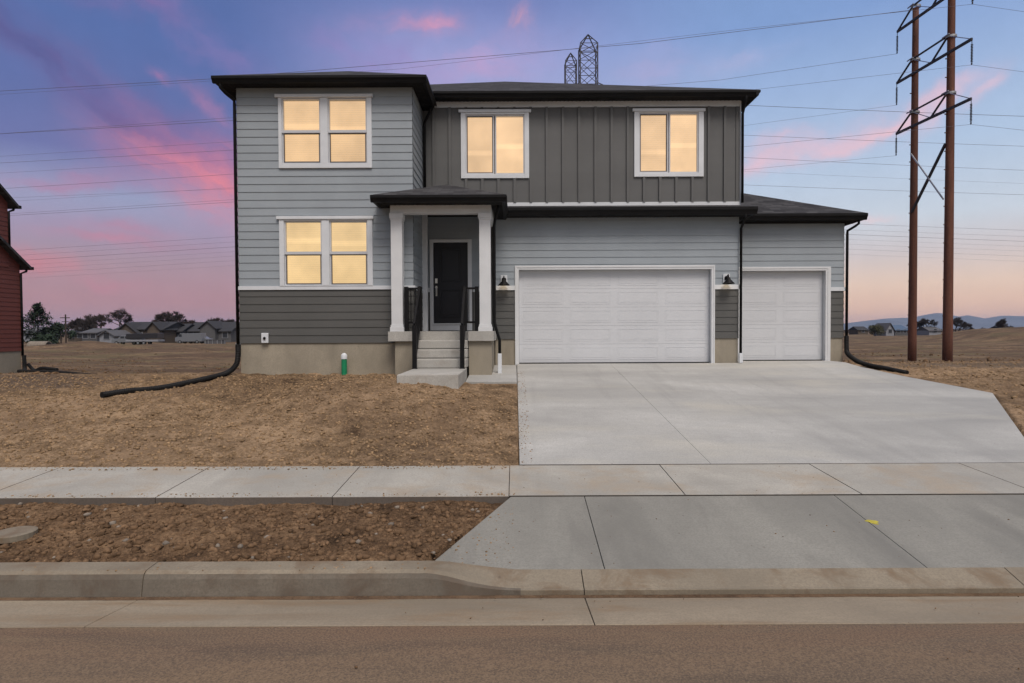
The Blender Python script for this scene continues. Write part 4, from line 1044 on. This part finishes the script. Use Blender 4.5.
# conductors and shield wires of the rust pole pair
wire([Vector((bL.x,40.9,tL.z-.1)),at(640,43.5,44),at(209,79,48),at(-120,98,52)],.032,'shield wire from the shorter pole top, passing above the whole roof','wires on the rust brown poles',.0)
E1=[ends[4],ends[2],ends[0],ends[5],ends[3],ends[1]]
wire([ends[4],at(720,80,46),at(400,106,50),at(-120,142,56)],.022,'wire from the highest insulator on the left end of the pole crossarms','wires on the rust brown poles')
wire([ends[2],at(741,126,46),at(400,150,50),at(-120,180,56)],.016,'wire from the middle insulator on the left end of the pole crossarms','wires on the rust brown poles')
wire([ends[0],at(741,170,46),at(400,182,50),at(-120,203,56)],.016,'wire from the lowest insulator on the left end of the pole crossarms','wires on the rust brown poles')
for k,(e,lab,l2,y2) in enumerate(((ends[5],'highest',(760,27),13),(ends[3],'middle',(760,89),73),(ends[1],'lowest',(741,147),131))):
    RW=.016
    wire([at(-120,l2[1]+75,56),at(400,l2[1]+42,48),at(l2[0],l2[1],42),e,at(1040,y2+1,38),at(1300,y2+25,44)],.018,'wire through the %s insulator on the right end of the pole crossarms'%lab,'wires on the rust brown poles')
wire([at(1040,69,60),at(1300,80,70),],.024,'x','y') if False else None

# ------------------------------------------------------------------ background: trees
def add_branch(mb, tw_, p, d, ln, r, depth, rng):
    q=p+d*ln
    mb.tube([p,p.lerp(q,.5)+Vector((rng.uniform(-1,1),rng.uniform(-1,1),0))*ln*.05,q],[r,r*.82,r*.62],5,cap=False)
    if depth<=2:
        for k in range(7 if depth else 11):
            dd=(d+Vector((rng.gauss(0,.75),rng.gauss(0,.75),rng.gauss(.15,.5)))).normalized(); L=ln*rng.uniform(.5,1.1)
            s0=p.lerp(q,rng.uniform(.2,1)); e=s0+dd*L; sd_=dd.cross(Vector((rng.uniform(-1,1),rng.uniform(-1,1),rng.uniform(-1,1)))).normalized()*.05
            tw_.quad(s0-sd_,s0+sd_,e)
            for j in range(3):
                d3=(dd+Vector((rng.gauss(0,.7),rng.gauss(0,.7),rng.gauss(0,.6)))).normalized(); s1=s0.lerp(e,rng.uniform(.2,.9)); e1=s1+d3*L*.6
                tw_.quad(s1-sd_*.7,s1+sd_*.7,e1)
    if depth==0: return
    n=rng.choice((2,3,3))
    for k in range(n):
        dd=(d+Vector((rng.gauss(0,.48),rng.gauss(0,.48),rng.gauss(.0,.3)))).normalized()
        add_branch(mb,tw_,q,dd,ln*rng.uniform(.68,.85),r*.6,depth-1,rng)
M['bark']=simple('grey_brown_bark',(.045,.034,.028),.95)
M['twig']=simple('bare_twigs',(.045,.036,.034),.95,var=.3,scale=.5)
M['twig2']=simple('reddish_bare_twigs',(.06,.042,.036),.95,var=.3,scale=.5)
M['needle']=simple('dark_needles',(.018,.032,.018),.9,var=.5,scale=1.2)
M['leafy']=simple('dull_olive_leaves',(.06,.06,.03),.9,var=.45,scale=1.2)
def bare_tree(seed,loc,ht,label,tm='twig'):
    rng=random.Random(seed); t=thing('bare_tree',loc,label,'tree','bare trees in the distance')
    L=Vector(loc); a=MB(); b=MB()
    nst=rng.choice((1,2,3))
    for k in range(nst):
        d=Vector((rng.gauss(0,.16+.12*(nst>1)),rng.gauss(0,.16),1)).normalized()
        add_branch(a,b,L-Vector((0,0,.3)),d,ht*.17,ht*.022,5,rng)
    a.build('trunk',M['bark'],t); b.build('crown',M[tm],t); return t
def conifer(loc,ht,rad,label,seed):
    rng=random.Random(seed); t=thing('conifer_tree',loc,label,'tree'); L=Vector(loc)
    a=MB(); a.tube([L-Vector((0,0,.3)),L+Vector((0,0,ht*.95))],[ht*.022,ht*.004],7); a.build('trunk',M['bark'],t)
    b=MB()
    for k in range(240):
        f=rng.random()**.8; z=ht*(.06+.93*f); prof=min(1,(1-f)*1.7+.07)*min(1,.55+f*3)*rng.choice((1,.85,1.12,.7,1)); R_=rad*prof; a_=rng.random()*6.283
        tip=L+Vector((math.cos(a_)*R_,math.sin(a_)*R_,z+rng.uniform(-.03,.03)*ht)); st_=L+Vector((0,0,z))
        for j in range(22):
            u=rng.uniform(.12,1)**.7; c=st_.lerp(tip,u)+Vector((rng.gauss(0,.06),rng.gauss(0,.06),rng.gauss(0,.035)))*ht*.35
            s_=rng.uniform(.10,.26); dv=Vector((rng.uniform(-1,1),rng.uniform(-1,1),rng.uniform(-.6,.6))).normalized(); e=dv.cross(Vector((0,0,1))).normalized()*s_*.5
            b.quad(c-e,c+e,c+dv*s_*2)
    b.build('crown',M['needle'],t); return t
def bush(loc,ht,rad,label,seed,mat='leafy',group=None):
    rng=random.Random(seed); t=thing('bushy_tree',loc,label,'tree',group); L=Vector(loc)
    a=MB(); a.tube([L-Vector((0,0,.3)),L+Vector((0,0,ht*.5))],[.16,.06],6); a.build('trunk',M['bark'],t)
    b=MB(); cl_=[(Vector((rng.uniform(-.6,.6)*rad,rng.uniform(-.6,.6)*rad,ht*rng.uniform(.3,.8))),rng.uniform(.3,.55)*rad) for k in range(9)]
    for c0,r0 in cl_:
        for k in range(190):
            v=Vector((rng.gauss(0,1),rng.gauss(0,1),rng.gauss(0,1))).normalized()*r0*rng.uniform(.6,1.12); c=L+c0+v
            if c.z<L.z+.2: continue
            s_=rng.uniform(.1,.22); d1=Vector((rng.uniform(-1,1),rng.uniform(-1,1),rng.uniform(-1,1))).normalized(); d2=d1.cross(v).normalized()
            b.quad(c-d1*s_,c+d2*s_*.8,c+d1*s_,c-d2*s_*.8)
    b.build('crown',M[mat],t); return t
GZF=CZ-2.2
def gpos(px,Y,dz=0): return Vector((pxx(px,Y,340),Y,GZF+dz))
conifer(gpos(38,92),6.7,2.7,'dark evergreen tree beside the red house, tallest on the left',11)
bush(gpos(61,120),5.2,2.2,'small dark bushy tree between the evergreen and the wooden utility pole',12,'needle')
bush(gpos(43,88),2.0,1.6,'low dark shrub at the foot of the evergreen tree',13,'needle')
T_=[(88,150,6.4,'pale bare tree left of the wide brown-gabled house','twig'),(104,165,8.3,'broad bare tree behind the small white house','twig2'),(121,170,8.5,'tall bare tree behind the brown gabled house','twig'),
    (167,180,8.8,'rounded bare tree between the two dark-roofed houses','twig'),(190,185,6.0,'short bare tree behind the right dark-roofed house','twig2'),(218,165,6.6,'bare tree rising at the left wall of the grey house','twig'),(231,175,5.8,'thin bare tree next to the hose side of the grey house','twig'),(80,180,6,'thin bare tree behind the utility pole','twig2')]
for i,(px,Y,h,l,tm) in enumerate(T_): bare_tree(20+i,gpos(px,Y),h*1.75,l,tm)
T2=[(916,225,5.5,'bare tree just right of the shorter rust brown pole','twig'),(926,220,6.4,'wide bare tree seen between the two rust brown poles','twig'),(957,215,6,'bare tree just right of the taller rust brown pole','twig'),(1006,160,5,'low bare tree behind the earth berm','twig')]
for i,(px,Y,h,l,tm) in enumerate(T2): bare_tree(40+i,gpos(px,Y),h*1.75,l,tm)
bush(gpos(875,190),4.2,2.4,'brown-green bushy tree near the far white house on the right',50,'leafy')
# utility pole
up=thing('utility_pole',gpos(66,110),'thin wooden utility pole with a crossarm beside the evergreen tree','utility pole')
b0=gpos(66,110); s=MB(); s.tube([b0-Vector((0,0,.5)),b0+Vector((0,0,5.6))],[.16,.11],8); s.build('pole',M['bark'],up)
s=MB(); s.box(b0.x-.9,b0.x+.9,b0.y-.17,b0.y-.12,b0.z+4.9,b0.z+5.05); s.box(b0.x-.6,b0.x+.6,b0.y-.17,b0.y-.12,b0.z+4.2,b0.z+4.32); s.build('crossarm',M['bark'],up)
# distant houses
M['tan']=simple('tan_wall',(.085,.068,.055),.9); M['greyw']=simple('grey_wall',(.085,.085,.09),.9); M['whitew']=simple('white_wall',(.22,.23,.26),.8); M['roofd']=simple('far_dark_roof',(.035,.035,.04),.9,scale=1); M['roofg']=simple('far_pale_roof',(.09,.09,.10),.9,scale=1); M['roofb']=simple('far_blue_roof',(.07,.11,.18),.8)
def fhouse(pxa,pxb,Y,wallh,ridgeh,label,wm,rm_,gable=None,wins=3,depth=8,front_gable=False,garage=False):
    x0,x1=pxx(pxa,Y,340),pxx(pxb,Y,340); c=Vector(((x0+x1)/2,Y,GZF)); h=thing('distant_house',c,label,'house','houses across the field')
    z=GZF; w=MB(); w.box(x0,x1,Y,Y+depth,z-.3,z+wallh); 
    if front_gable: w.prism([(x0,Y+.001,z+wallh),(x1,Y+.001,z+wallh),(c.x,Y+.001,z+ridgeh)],.001)
    if front_gable:
        w.v+= [(x0,Y,z+wallh),(x1,Y,z+wallh),(c.x,Y,z+ridgeh),(x0,Y+depth,z+wallh),(x1,Y+depth,z+wallh),(c.x,Y+depth,z+ridgeh)]; k=len(w.v)-6
        w.f+=[(k,k+1,k+2),(k+5,k+4,k+3)]; w.m+=[0,0]
    w.build('wall',wm,h)
    r=MB(); o=.4
    if front_gable:
        sl_=(ridgeh-wallh)/((x1-x0)/2)
        for sx,xe in ((-1,x0-o),(1,x1+o)):
            ze=z+wallh-o*sl_; r.prism([(xe,Y-o,ze+.15),(c.x,Y-o,z+ridgeh+.15),(c.x,Y+depth+o,z+ridgeh+.15),(xe,Y+depth+o,ze+.15)][::(1 if sx<0 else -1)],.18)
    else:
        sl_=(ridgeh-wallh)/(depth/2); ze=z+wallh-o*sl_
        r.prism([(x0-o,Y-o,ze+.15),(x1+o,Y-o,ze+.15),(x1+o*.5,Y+depth/2,z+ridgeh+.15),(x0-o*.5,Y+depth/2,z+ridgeh+.15)],.18)
        r.prism([(x1+o,Y+depth+o,ze+.15),(x0-o,Y+depth+o,ze+.15),(x0-o*.5,Y+depth/2,z+ridgeh+.15),(x1+o*.5,Y+depth/2,z+ridgeh+.15)],.18)
        for xx_ in (x0+.02,x1-.02):
            r.quad((xx_,Y,z+wallh),(xx_,Y+depth,z+wallh),(xx_,Y+depth/2,z+ridgeh))
    r.build('roof',rm_,h)
    if gable:
        for (ga,gb,gh,gw) in gable:
            g0,g1=pxx(ga,Y,340),pxx(gb,Y,340); gm_=(g0+g1)/2; q=MB()
            q.box(g0,g1,Y-1.2,Y+.5,z-.3,z+gw); k=len(q.v); q.v+=[(g0,Y-1.2,z+gw),(g1,Y-1.2,z+gw),(gm_,Y-1.2,z+gh)]; q.f.append((k,k+1,k+2)); q.m.append(0)
            go=q.build('gable_wing',wm,h); q=MB(); s2=(gh-gw)/((g1-g0)/2)
            for sx,xe in ((-1,g0-.35),(1,g1+.35)):
                q.prism([(xe,Y-1.6,z+gw-.35*s2+.14),(gm_,Y-1.6,z+gh+.14),(gm_,Y+depth/2,z+gh+.14),(xe,Y+depth/2,z+gw-.35*s2+.14)][::(1 if sx<0 else -1)],.15)
            q.build('roof',rm_,go)
    for k in range(wins):
        xx_=x0+(x1-x0)*(k+.5)/wins; q=MB(); q.box(xx_-.55,xx_+.55,Y-.08,Y-.01,z+1.0,z+2.2); wo=q.build('window',M['glassdark'],h)
        q=MB(); 
        for (a,b,c1,d1) in ((xx_-.65,xx_-.55,z+.9,z+2.3),(xx_+.55,xx_+.65,z+.9,z+2.3),(xx_-.55,xx_+.55,z+2.2,z+2.3),(xx_-.55,xx_+.55,z+.9,z+1.0)): q.box(a,b,Y-.1,Y-.02,c1,d1)
        q.build('frame',M['whitew'],wo)
    if garage:
        q=MB(); q.box(x1-4,x1-1,Y-.06,Y-.01,z,z+2.2); q.build('garage_door',M['whitew'],h)
    return h
fhouse(117,163,125,2.9,4.4,'wide brown house with two gables and a dark roof across the field',M['tan'],M['roofd'],gable=[(119.5,141,4.1,2.2),(151,163,4.3,3.0)],wins=3,depth=11)
fhouse(166,182,130,2.5,4.0,'plain grey low house between the two larger dark-roofed houses',M['greyw'],M['roofd'],wins=2,depth=8,garage=False)
fhouse(185,231,132,2.5,4.4,'long dark-roofed house with one gable nearest the grey house',M['greyw'],M['roofd'],gable=[(203,218,4.6,3.2)],wins=4,depth=10)
fhouse(99.5,114,118,1.7,2.6,'small bright white house with a front gable across the field',M['whitew'],M['roofg'],wins=1,depth=7,front_gable=True)
fhouse(82,97,135,2.2,3.1,'low house with a pale roof left of the small white house',M['greyw'],M['roofg'],wins=2,depth=8)
fhouse(68,84,150,2.3,3.6,'low tan house with pale roof just right of the utility pole',M['tan'],M['roofg'],wins=2,depth=8)
fhouse(22,34,150,2.2,3.6,'pale far house partly hidden behind the evergreen tree',M['whitew'],M['roofg'],wins=1,depth=8)
fhouse(886,894,200,2.0,4.2,'small white gabled house far right of the driveway',M['whitew'],M['roofg'],wins=1,depth=7,front_gable=True)
fhouse(895,908,205,2.0,3.6,'long low house with dark blue roof against the rust brown pole',M['greyw'],M['roofb'],wins=2,depth=8)
fhouse(929,941,215,1.7,3.0,'pale low shed seen between the two rust brown poles',M['whitew'],M['roofg'],wins=1,depth=7)
fhouse(858,868,260,2.0,3.4,'tiny tan house far off beside the garage corner',M['tan'],M['roofd'],wins=1,depth=7)
fhouse(1001,1010,260,2.0,3.4,'tiny grey house far off beyond the earth berm',M['greyw'],M['roofd'],wins=1,depth=7)
# vehicles by the brown house
def wheel(parent,x,y,z,r,s=.11):
    q=MB(); q.lathe((x,y,z+r),[(r*.55,-s),(r*.92,-s),(r,-s*.6),(r,s*.6),(r*.92,s),(r*.55,s)],16,'y'); o=q.build('wheel',M['rubber'],parent)
    q=MB(); q.lathe((x,y-s*.7,z+r),[(0,-.03),(r*.5,-.02),(r*.56,.02)],12,'y'); q.build('rim',M['steel'],o)
def side_vehicle(name,label,c,L_,prof,width,mat,glass,rw=.36,wh=(-.32,.32),cat='car'):
    t=thing(name,c,label,cat); q=MB(); k=0; n=len(prof)
    q.v+=[(c.x+x*L_,c.y-width/2,c.z+z) for x,z in prof]+[(c.x+x*L_,c.y+width/2,c.z+z) for x,z in prof]
    q.f.append(tuple(range(n-1,-1,-1))); q.f.append(tuple(range(n,2*n)))
    for i in range(n): j=(i+1)%n; q.f.append((i,j,n+j,n+i))
    q.m+=[0]*(n+2); q.build('body',mat,t,bevel=.05)
    q=MB(); 
    for (a,b,z0_,z1_) in glass: q.box(c.x+a*L_,c.x+b*L_,c.y-width/2-.01,c.y+width/2+.01,c.z+z0_,c.z+z1_)
    q.build('side_windows',M['glassdark'],t)
    for x in wh:
        for sy in (-1,1): wheel(t,c.x+x*L_,c.y+sy*(width/2-.1),c.z,rw)
    return t
c=gpos(128.5,108)
side_vehicle('pickup_truck','white pickup truck parked before the brown gabled house',c,4.9,[(-.5,.45),(-.5,1.0),(-.45,1.08),(-.28,1.12),(-.16,1.65),(.10,1.68),(.16,1.15),(.5,1.12),(.5,.5)],1.9,M['carwhite'],[(-.17,-.03,1.18,1.55),(0,.1,1.18,1.55)],cat='truck')
c=gpos(148,107); t=thing('flatbed_trailer',c,'long dark covered trailer behind the white pickup truck','trailer'); q=MB()
q.box(c.x-3.4,c.x+2.4,c.y-1,c.y+1,c.z+.6,c.z+.95,0); q.build('bed',M['whitew'],t,bevel=.03)
q=MB(); q.prism([(c.x-3.3,c.y-1,c.z+2.0),(c.x+2.3,c.y-1,c.z+2.1),(c.x+2.3,c.y+1,c.z+2.1),(c.x-3.3,c.y+1,c.z+2.0)],.95); q.build('cover',M['carblack'],t,bevel=.05)
for x in (-1.2,-.2): 
    for sy in(-1,1): wheel(t,c.x+x,c.y+sy*.9,c.z,.36)
side_vehicle('delivery_van','white van parked before the long dark-roofed house',gpos(191,118),5.2,[(-.5,.4),(-.5,1.15),(-.42,1.3),(-.3,2.0),(.48,2.05),(.5,.4)],2,M['carwhite'],[(-.36,-.24,1.35,1.85)],cat='van')
side_vehicle('parked_car','small pale car parked right of the white van',gpos(200,119),4.3,[(-.5,.4),(-.5,.85),(-.3,.95),(-.15,1.42),(.2,1.45),(.38,1.0),(.5,.95),(.5,.4)],1.8,M['carwhite'],[(-.14,.02,1.0,1.35),(.05,.2,1.0,1.35)])
c=gpos(215,112); t=thing('stock_tank',c,'low round pale blue-grey tank standing before the dark-roofed house','tank'); q=MB(); q.lathe(c,[(1.72,0),(1.72,.72),(1.78,.74),(1.78,.80),(1.66,.80),(1.66,.6),(0,.6)],28)
q.build('tank_wall',M['roofg'],t); q=MB()
for k in range(14): a=k*6.283/14; q.box(c.x+1.73*math.cos(a)-.05,c.x+1.73*math.cos(a)+.05,c.y+1.73*math.sin(a)-.05,c.y+1.73*math.sin(a)+.05,c.z,c.z+.76)
q.build('posts',M['steel'],t)
# culvert pipe
c=Vector((pxx(42,78,343),78,GZF+.45)); q=MB()
x0_=c.x-1.2; x1_=c.x+1.1; 
def ringpipe(x0,x1,y,z,r0,ri): 
    q.lathe((x0,y,z),[(ri,x1-x0),(r0,x1-x0),(r0,0),(ri,0),(ri,x1-x0)],24,'x')
ringpipe(x0_-.3,x1_-.2,78,GZF+.52,.62,.5)
tag(q.build('concrete_pipe',M['stone'],smooth=False),'pale concrete culvert pipe lying near the evergreen tree','pipe')
q=MB(); q.lathe((x1_+.1,77.6,GZF+.42),[(.36,1.0),(.42,1.0),(.42,0),(.36,0),(.36,1.0)],20,'x'); tag(q.build('drain_pipe',M['hose']),'short black pipe lying beside the pale concrete culvert','pipe')

# ------------------------------------------------------------------ hills and treeline
M['hill']=simple('hill_scrub',(.10,.105,.11),1,var=.3,scale=.002)
def hills():
    prof=[(600,326),(700,326),(840,324.5),(862,322),(885,319.5),(905,318.8),(912,319),(925,316),(938,314.5),(950,316),(958,318),(968,316.5),(985,319.5),(1000,317),(1024,317.5),(1060,321),(1120,325),(1200,328)]
    xs_=[p[0] for p in prof]; ys_=[p[1] for p in prof]; Y=7600
    cols=[]; mb=MB(); N=170; K=9
    for i in range(N):
        px=560+i*(1300-560)/(N-1); py=np.interp(px,xs_,ys_); X=(px-PX)/F*Y
        top=max(2,(331-(px-PX)*math.tan(ROLL)-0.0)-py); h=top*1.12*Y/600
        h=h*(1+.05*float(fbm(np.array(px*1.0),np.array(1.0),.12,4,77)))
        for k in range(K):
            t=k/(K-1); yy=Y-1500+t*1500; hh=h*(t**1.3)*(1+.25*float(fbm(np.array(px*.7),np.array(t*6.0),.25,3,66))*(1-t)*2)
            mb.v.append((X*yy/Y,yy,GZF-4+hh+4*t))
        mb.v.append((X*1.1,Y+1500,GZF-6))
    for i in range(N-1):
        for k in range(K):
            a=i*(K+1)+k; mb.f.append((a,a+K+1,a+K+2,a+1)); mb.m.append(0)
    return struct(mb.build('hills',M['hill'],smooth=True))
hills()
rg=random.Random(5); q=MB()
for k in range(5200):
    Y=rg.uniform(330,430); px=rg.uniform(820,1040) if k%3 else rg.uniform(-10,260)
    X=(px-PX)/F*Y; hmax=3.2*(.45+.55*abs(math.sin(px*.13)+.5*math.sin(px*.41))/1.5)
    z=GZF+rg.random()*hmax; s_=rg.uniform(.25,.7); a=rg.random()*3.14
    q.quad((X-s_,Y,z-s_*.4),(X+s_*math.cos(a),Y+s_*math.sin(a),z-s_*.3),(X+rg.uniform(-.3,.3),Y,z+s_))
tag(q.build('treeline',M['twig'],smooth=False),'dark ragged line of far trees along the horizon','treeline',kind='stuff')
# tufts of dry weeds in the field
q=MB(); M['weed']=simple('dry_weeds',(.16,.11,.065),1,var=.4,scale=3)
for k in range(2600):
    if k%2: X=rg.uniform(9.5,60); Y=rg.uniform(17,75)
    else: X=rg.uniform(-55,-9); Y=rg.uniform(20,85)
    if float(vnoise(np.array(X*.35),np.array(Y*.22),3))<.02: continue
    z=float(Hfull(np.array(X),np.array(Y)))
    for j in range(7):
        a=rg.random()*6.28; h=rg.uniform(.04,.15); dx,dy=math.cos(a)*.12,math.sin(a)*.12; ox,oy=rg.uniform(-.15,.15),rg.uniform(-.15,.15)
        q.quad((X+ox-.02,Y+oy,z-.02),(X+ox+.02,Y+oy,z-.02),(X+ox+dx,Y+oy+dy,z+h))
tag(q.build('dry_weeds',M['weed']),'sparse dry weeds scattered over the bare field','weeds',kind='stuff')

# ------------------------------------------------------------------ haze
HAZE=True
if HAZE:
    hz=MB(); hz.box(-9600,9600,-300,9200,-12,190)
    m=bpy.data.materials.new('air'); m.use_nodes=True; nt=NT(m.node_tree); nt.n.remove(nt.n['Principled BSDF'])
    v=nt.node('ShaderNodeVolumePrincipled'); v.inputs['Density'].default_value=7e-5; v.inputs['Color'].default_value=rgb(.5,.66,1.0); v.inputs['Anisotropy'].default_value=0
    nt.l.new(v.outputs[0],nt.n['Material Output'].inputs['Volume'])
    o=hz.build('haze',m); tag(o,'thin bluish evening air over the far field and hills','haze',kind='stuff')

# ------------------------------------------------------------------ world
w=bpy.data.worlds.new('World'); S.world=w; w.use_nodes=True; t=NT(w.node_tree)
for n in list(t.n): t.n.remove(n)
tc=t.node('ShaderNodeTexCoord'); sp=t.node('ShaderNodeSeparateXYZ'); t.l.new(tc.outputs['Generated'],sp.inputs[0])
dx,dy,dz=sp.outputs
DEG=180/math.pi
U=t.math('MULTIPLY',t.math('ARCTAN2',dx,dy),DEG); V=t.math('MULTIPLY',t.math('ARCSINE',dz),DEG)
cmb=t.node('ShaderNodeCombineXYZ'); t.l.new(U,cmb.inputs[0]); t.l.new(V,cmb.inputs[1])
# gentle warp
n1=t.noise(cmb.outputs[0],.09,5,.6); n2=t.noise(cmb.outputs[0],.13,5,.6,0)
mp=t.node('ShaderNodeMapping'); mp.inputs['Location'].default_value=(31,17,0); t.l.new(cmb.outputs[0],mp.inputs['Vector']); n2=t.noise(mp.outputs[0],.10,5,.6)
U2=t.math('ADD',U,t.math('MULTIPLY',t.math('SUBTRACT',n1,.5),9)); V2=t.math('ADD',V,t.math('MULTIPLY',t.math('SUBTRACT',n2,.5),6))
def ang(px,py):
    d=ray(px,py).normalized(); return math.degrees(math.atan2(d.x,d.y)),math.degrees(math.asin(d.z))
def vr(py,px): return max(0,ang(px,py)[1])/36
Vn=t.math('MULTIPLY',V,1/36,clamp=True)
left=t.ramp(Vn,[(0,lin(184,134,130)),(vr(300,100),lin(182,134,138)),(vr(262,100),lin(170,142,154)),(vr(225,100),lin(160,148,176)),(vr(195,100),lin(148,156,190)),(vr(150,100),lin(106,114,168)),(vr(90,100),lin(90,108,166)),(vr(20,100),lin(80,106,166)),(1,lin(80,102,158))])
midc=t.ramp(Vn,[(0,lin(200,140,145)),(vr(250,500),lin(190,170,185)),(vr(120,500),lin(160,165,205)),(vr(60,500),lin(146,156,208)),(vr(5,500),lin(112,128,186)),(1,lin(95,110,165))])
right=t.ramp(Vn,[(0,lin(234,178,142)),(vr(315,850),lin(238,190,158)),(vr(285,850),lin(232,202,180)),(vr(255,850),lin(208,198,198)),(vr(220,850),lin(198,208,220)),(vr(150,850),lin(172,194,222)),(vr(80,850),lin(150,176,216)),(vr(5,850),lin(122,154,206)),(1,lin(110,140,190))])
base=t.mix(t.mapr(U,-27,-6,0,1,True),left,midc); base=t.mix(t.mapr(U,-2,22,0,1,True),base,right)
def blob(base,px,py,rx,ry,rot,colr,amt,tex=.55,nscale=.35,hard=.5):
    u0,v0=ang(px,py); k=1/ (600/DEG) # deg per px approx at centre
    a=math.radians(rot); sx_,sy_=rx*k*.85,ry*k*.9
    du=t.math('SUBTRACT',U2,u0); dv=t.math('SUBTRACT',V2,v0)
    p=t.math('MULTIPLY',t.math('ADD',t.math('MULTIPLY',du,math.cos(a)),t.math('MULTIPLY',dv,math.sin(a))),1/sx_)
    q=t.math('MULTIPLY',t.math('SUBTRACT',t.math('MULTIPLY',dv,math.cos(a)),t.math('MULTIPLY',du,math.sin(a))),1/sy_)
    r2=t.math('ADD',t.math('MULTIPLY',p,p),t.math('MULTIPLY',q,q))
    g_=t.math('EXPONENT',t.math('MULTIPLY',r2,-1.5))
    m=t.node('ShaderNodeCombineXYZ'); t.l.new(t.math('MULTIPLY',p,sx_*.35),m.inputs[0]); t.l.new(t.math('MULTIPLY',q,sy_),m.inputs[1]); m.inputs[2].default_value=px*.37
    nn=t.noise(m.outputs[0],nscale,4,.6,0)
    f=t.math('MULTIPLY',g_,t.mapr(nn,.36,.62,1-tex*1.35,1.1,False)); f=t.math('MULTIPLY',f,amt,clamp=True)
    return t.mix(f,base,colr)
B=[(150,120,230,26,-28,lin(112,96,152),.75,.5),(60,70,130,16,-35,lin(74,70,128),.5,.6),(230,60,150,18,-30,lin(140,120,178),.45,.7),
   (150,110,70,10,-38,lin(160,112,155),.32,.7),(196,182,80,30,-26,lin(226,126,140),.85,.5),(225,160,34,28,-40,lin(215,128,150),.45,.6),(70,182,60,11,4,lin(190,118,150),.55,.5),(150,210,60,14,-12,lin(215,120,145),.0,.5),
   (125,228,45,7,-6,lin(196,122,146),.5,.5),(96,236,36,6,-6,lin(206,120,142),.6,.5),(24,262,44,13,-8,lin(212,122,132),.75,.5),(108,289,34,6,0,lin(198,126,142),.55,.5),(160,248,60,8,-3,lin(178,126,148),.25,.5),
   (172,76,13,6,-30,lin(200,125,165),.4,.4),(225,110,34,9,-35,lin(200,128,162),.5,.5),(432,24,34,10,14,lin(222,150,176),.9,.6),(520,10,20,14,60,lin(226,156,170),.85,.6),(130,6,50,12,0,lin(150,105,160),.5,.6),
   (470,62,90,26,8,lin(192,156,200),.7,.6),(370,60,90,30,-10,lin(150,128,188),.6,.6),(400,18,60,10,10,lin(190,140,182),.45,.6),(660,70,60,24,6,lin(178,166,208),.5,.6),(740,64,60,14,0,lin(190,180,215),.35,.6),
   (865,136,75,9,18,lin(240,190,198),.95,.5),(800,150,75,13,12,lin(236,188,200),.85,.5),(770,166,60,10,4,lin(232,190,202),.6,.5),(945,108,34,10,36,lin(236,192,204),.6,.7),(985,98,18,8,50,lin(236,192,204),.7,.5),(870,218,30,5,0,lin(240,195,195),.4,.5)]
c=base
for (px,py,rx,ry,rot,colr,amt,tex) in B:
    if amt>0: c=blob(c,px,py,rx,ry,rot,colr,amt,tex)
hs=t.node('ShaderNodeHueSaturation'); hs.inputs['Saturation'].default_value=.95; t.l.new(c,hs.inputs['Color']); c=hs.outputs[0]
fine=t.noise(cmb.outputs[0],.5,5,.6); c=t.mix(1.0,c,t.mix(fine,rgb(.93,.93,.93),rgb(1.06,1.05,1.05)),'MULTIPLY')
# brighter evening sky outside the picture: overhead and behind the street
sky=t.node('ShaderNodeTexSky',sky_type='NISHITA'); sky.sun_disc=False; SUN_EL,SUN_AZ=57,160   # azimuth measured from +Y towards +X
sky.sun_elevation=R(SUN_EL); sky.sun_rotation=R(SUN_AZ); sky.dust_density=2.5
day=t.mix(1.0,sky.outputs[0],rgb(.150,.134,.117),'MULTIPLY'); day=t.mix(t.mapr(V,-2,35,.62,0),day,rgb(0,0,0))
front=t.math('MULTIPLY',t.mapr(dy,.30,.60,0,1,True),t.mapr(V,33,46,1,0,True))
c=t.mix(front,day,c)
bg=t.node('ShaderNodeBackground'); t.l.new(c,bg.inputs[0]); bg.inputs[1].default_value=1.0
out=t.node('ShaderNodeOutputWorld'); t.l.new(bg.outputs[0],out.inputs[0])
w.cycles.sampling_method='MANUAL'; w.cycles.sample_map_resolution=512
sl_=bpy.data.lights.new('sun','SUN'); sl_.energy=1.95; sl_.angle=R(24); sl_.color=(1,.952,.885)
so=bpy.data.objects.new('sun',sl_); COL.objects.link(so)
a=R(SUN_AZ); e=R(SUN_EL); d=Vector((math.sin(a)*math.cos(e),math.cos(a)*math.cos(e),math.sin(e))); so.rotation_euler=d.to_track_quat('Z','Y').to_euler()

# ------------------------------------------------------------------ camera and output
cd=bpy.data.cameras.new('camera'); co=bpy.data.objects.new('camera',cd); COL.objects.link(co); S.camera=co
Fv=Vector((0,math.cos(PITCH),-math.sin(PITCH))); Uv=Vector((0,math.sin(PITCH),math.cos(PITCH))); Rv=Vector((1,0,0))
right_=Rv*math.cos(ROLL)-Uv*math.sin(ROLL); up_=Rv*math.sin(ROLL)+Uv*math.cos(ROLL)
mt=Matrix((right_,up_,-Fv)).transposed().to_4x4(); mt.translation=Vector((0,0,CZ)); co.matrix_world=mt
cd.sensor_width=36; cd.lens=F*36/1024; cd.shift_x=-(PX-512)/1024; cd.shift_y=(PY-341.5)/1024; cd.clip_start=.05; cd.clip_end=30000
S.render.engine='CYCLES'; S.cycles.use_denoising=True
try: S.cycles.denoiser='OPENIMAGEDENOISE'
except Exception: pass
S.cycles.max_bounces=6; S.cycles.volume_bounces=0; S.cycles.transparent_max_bounces=8
S.view_settings.view_transform='Standard'; S.view_settings.look='None'; S.view_settings.exposure=.07; S.view_settings.gamma=1
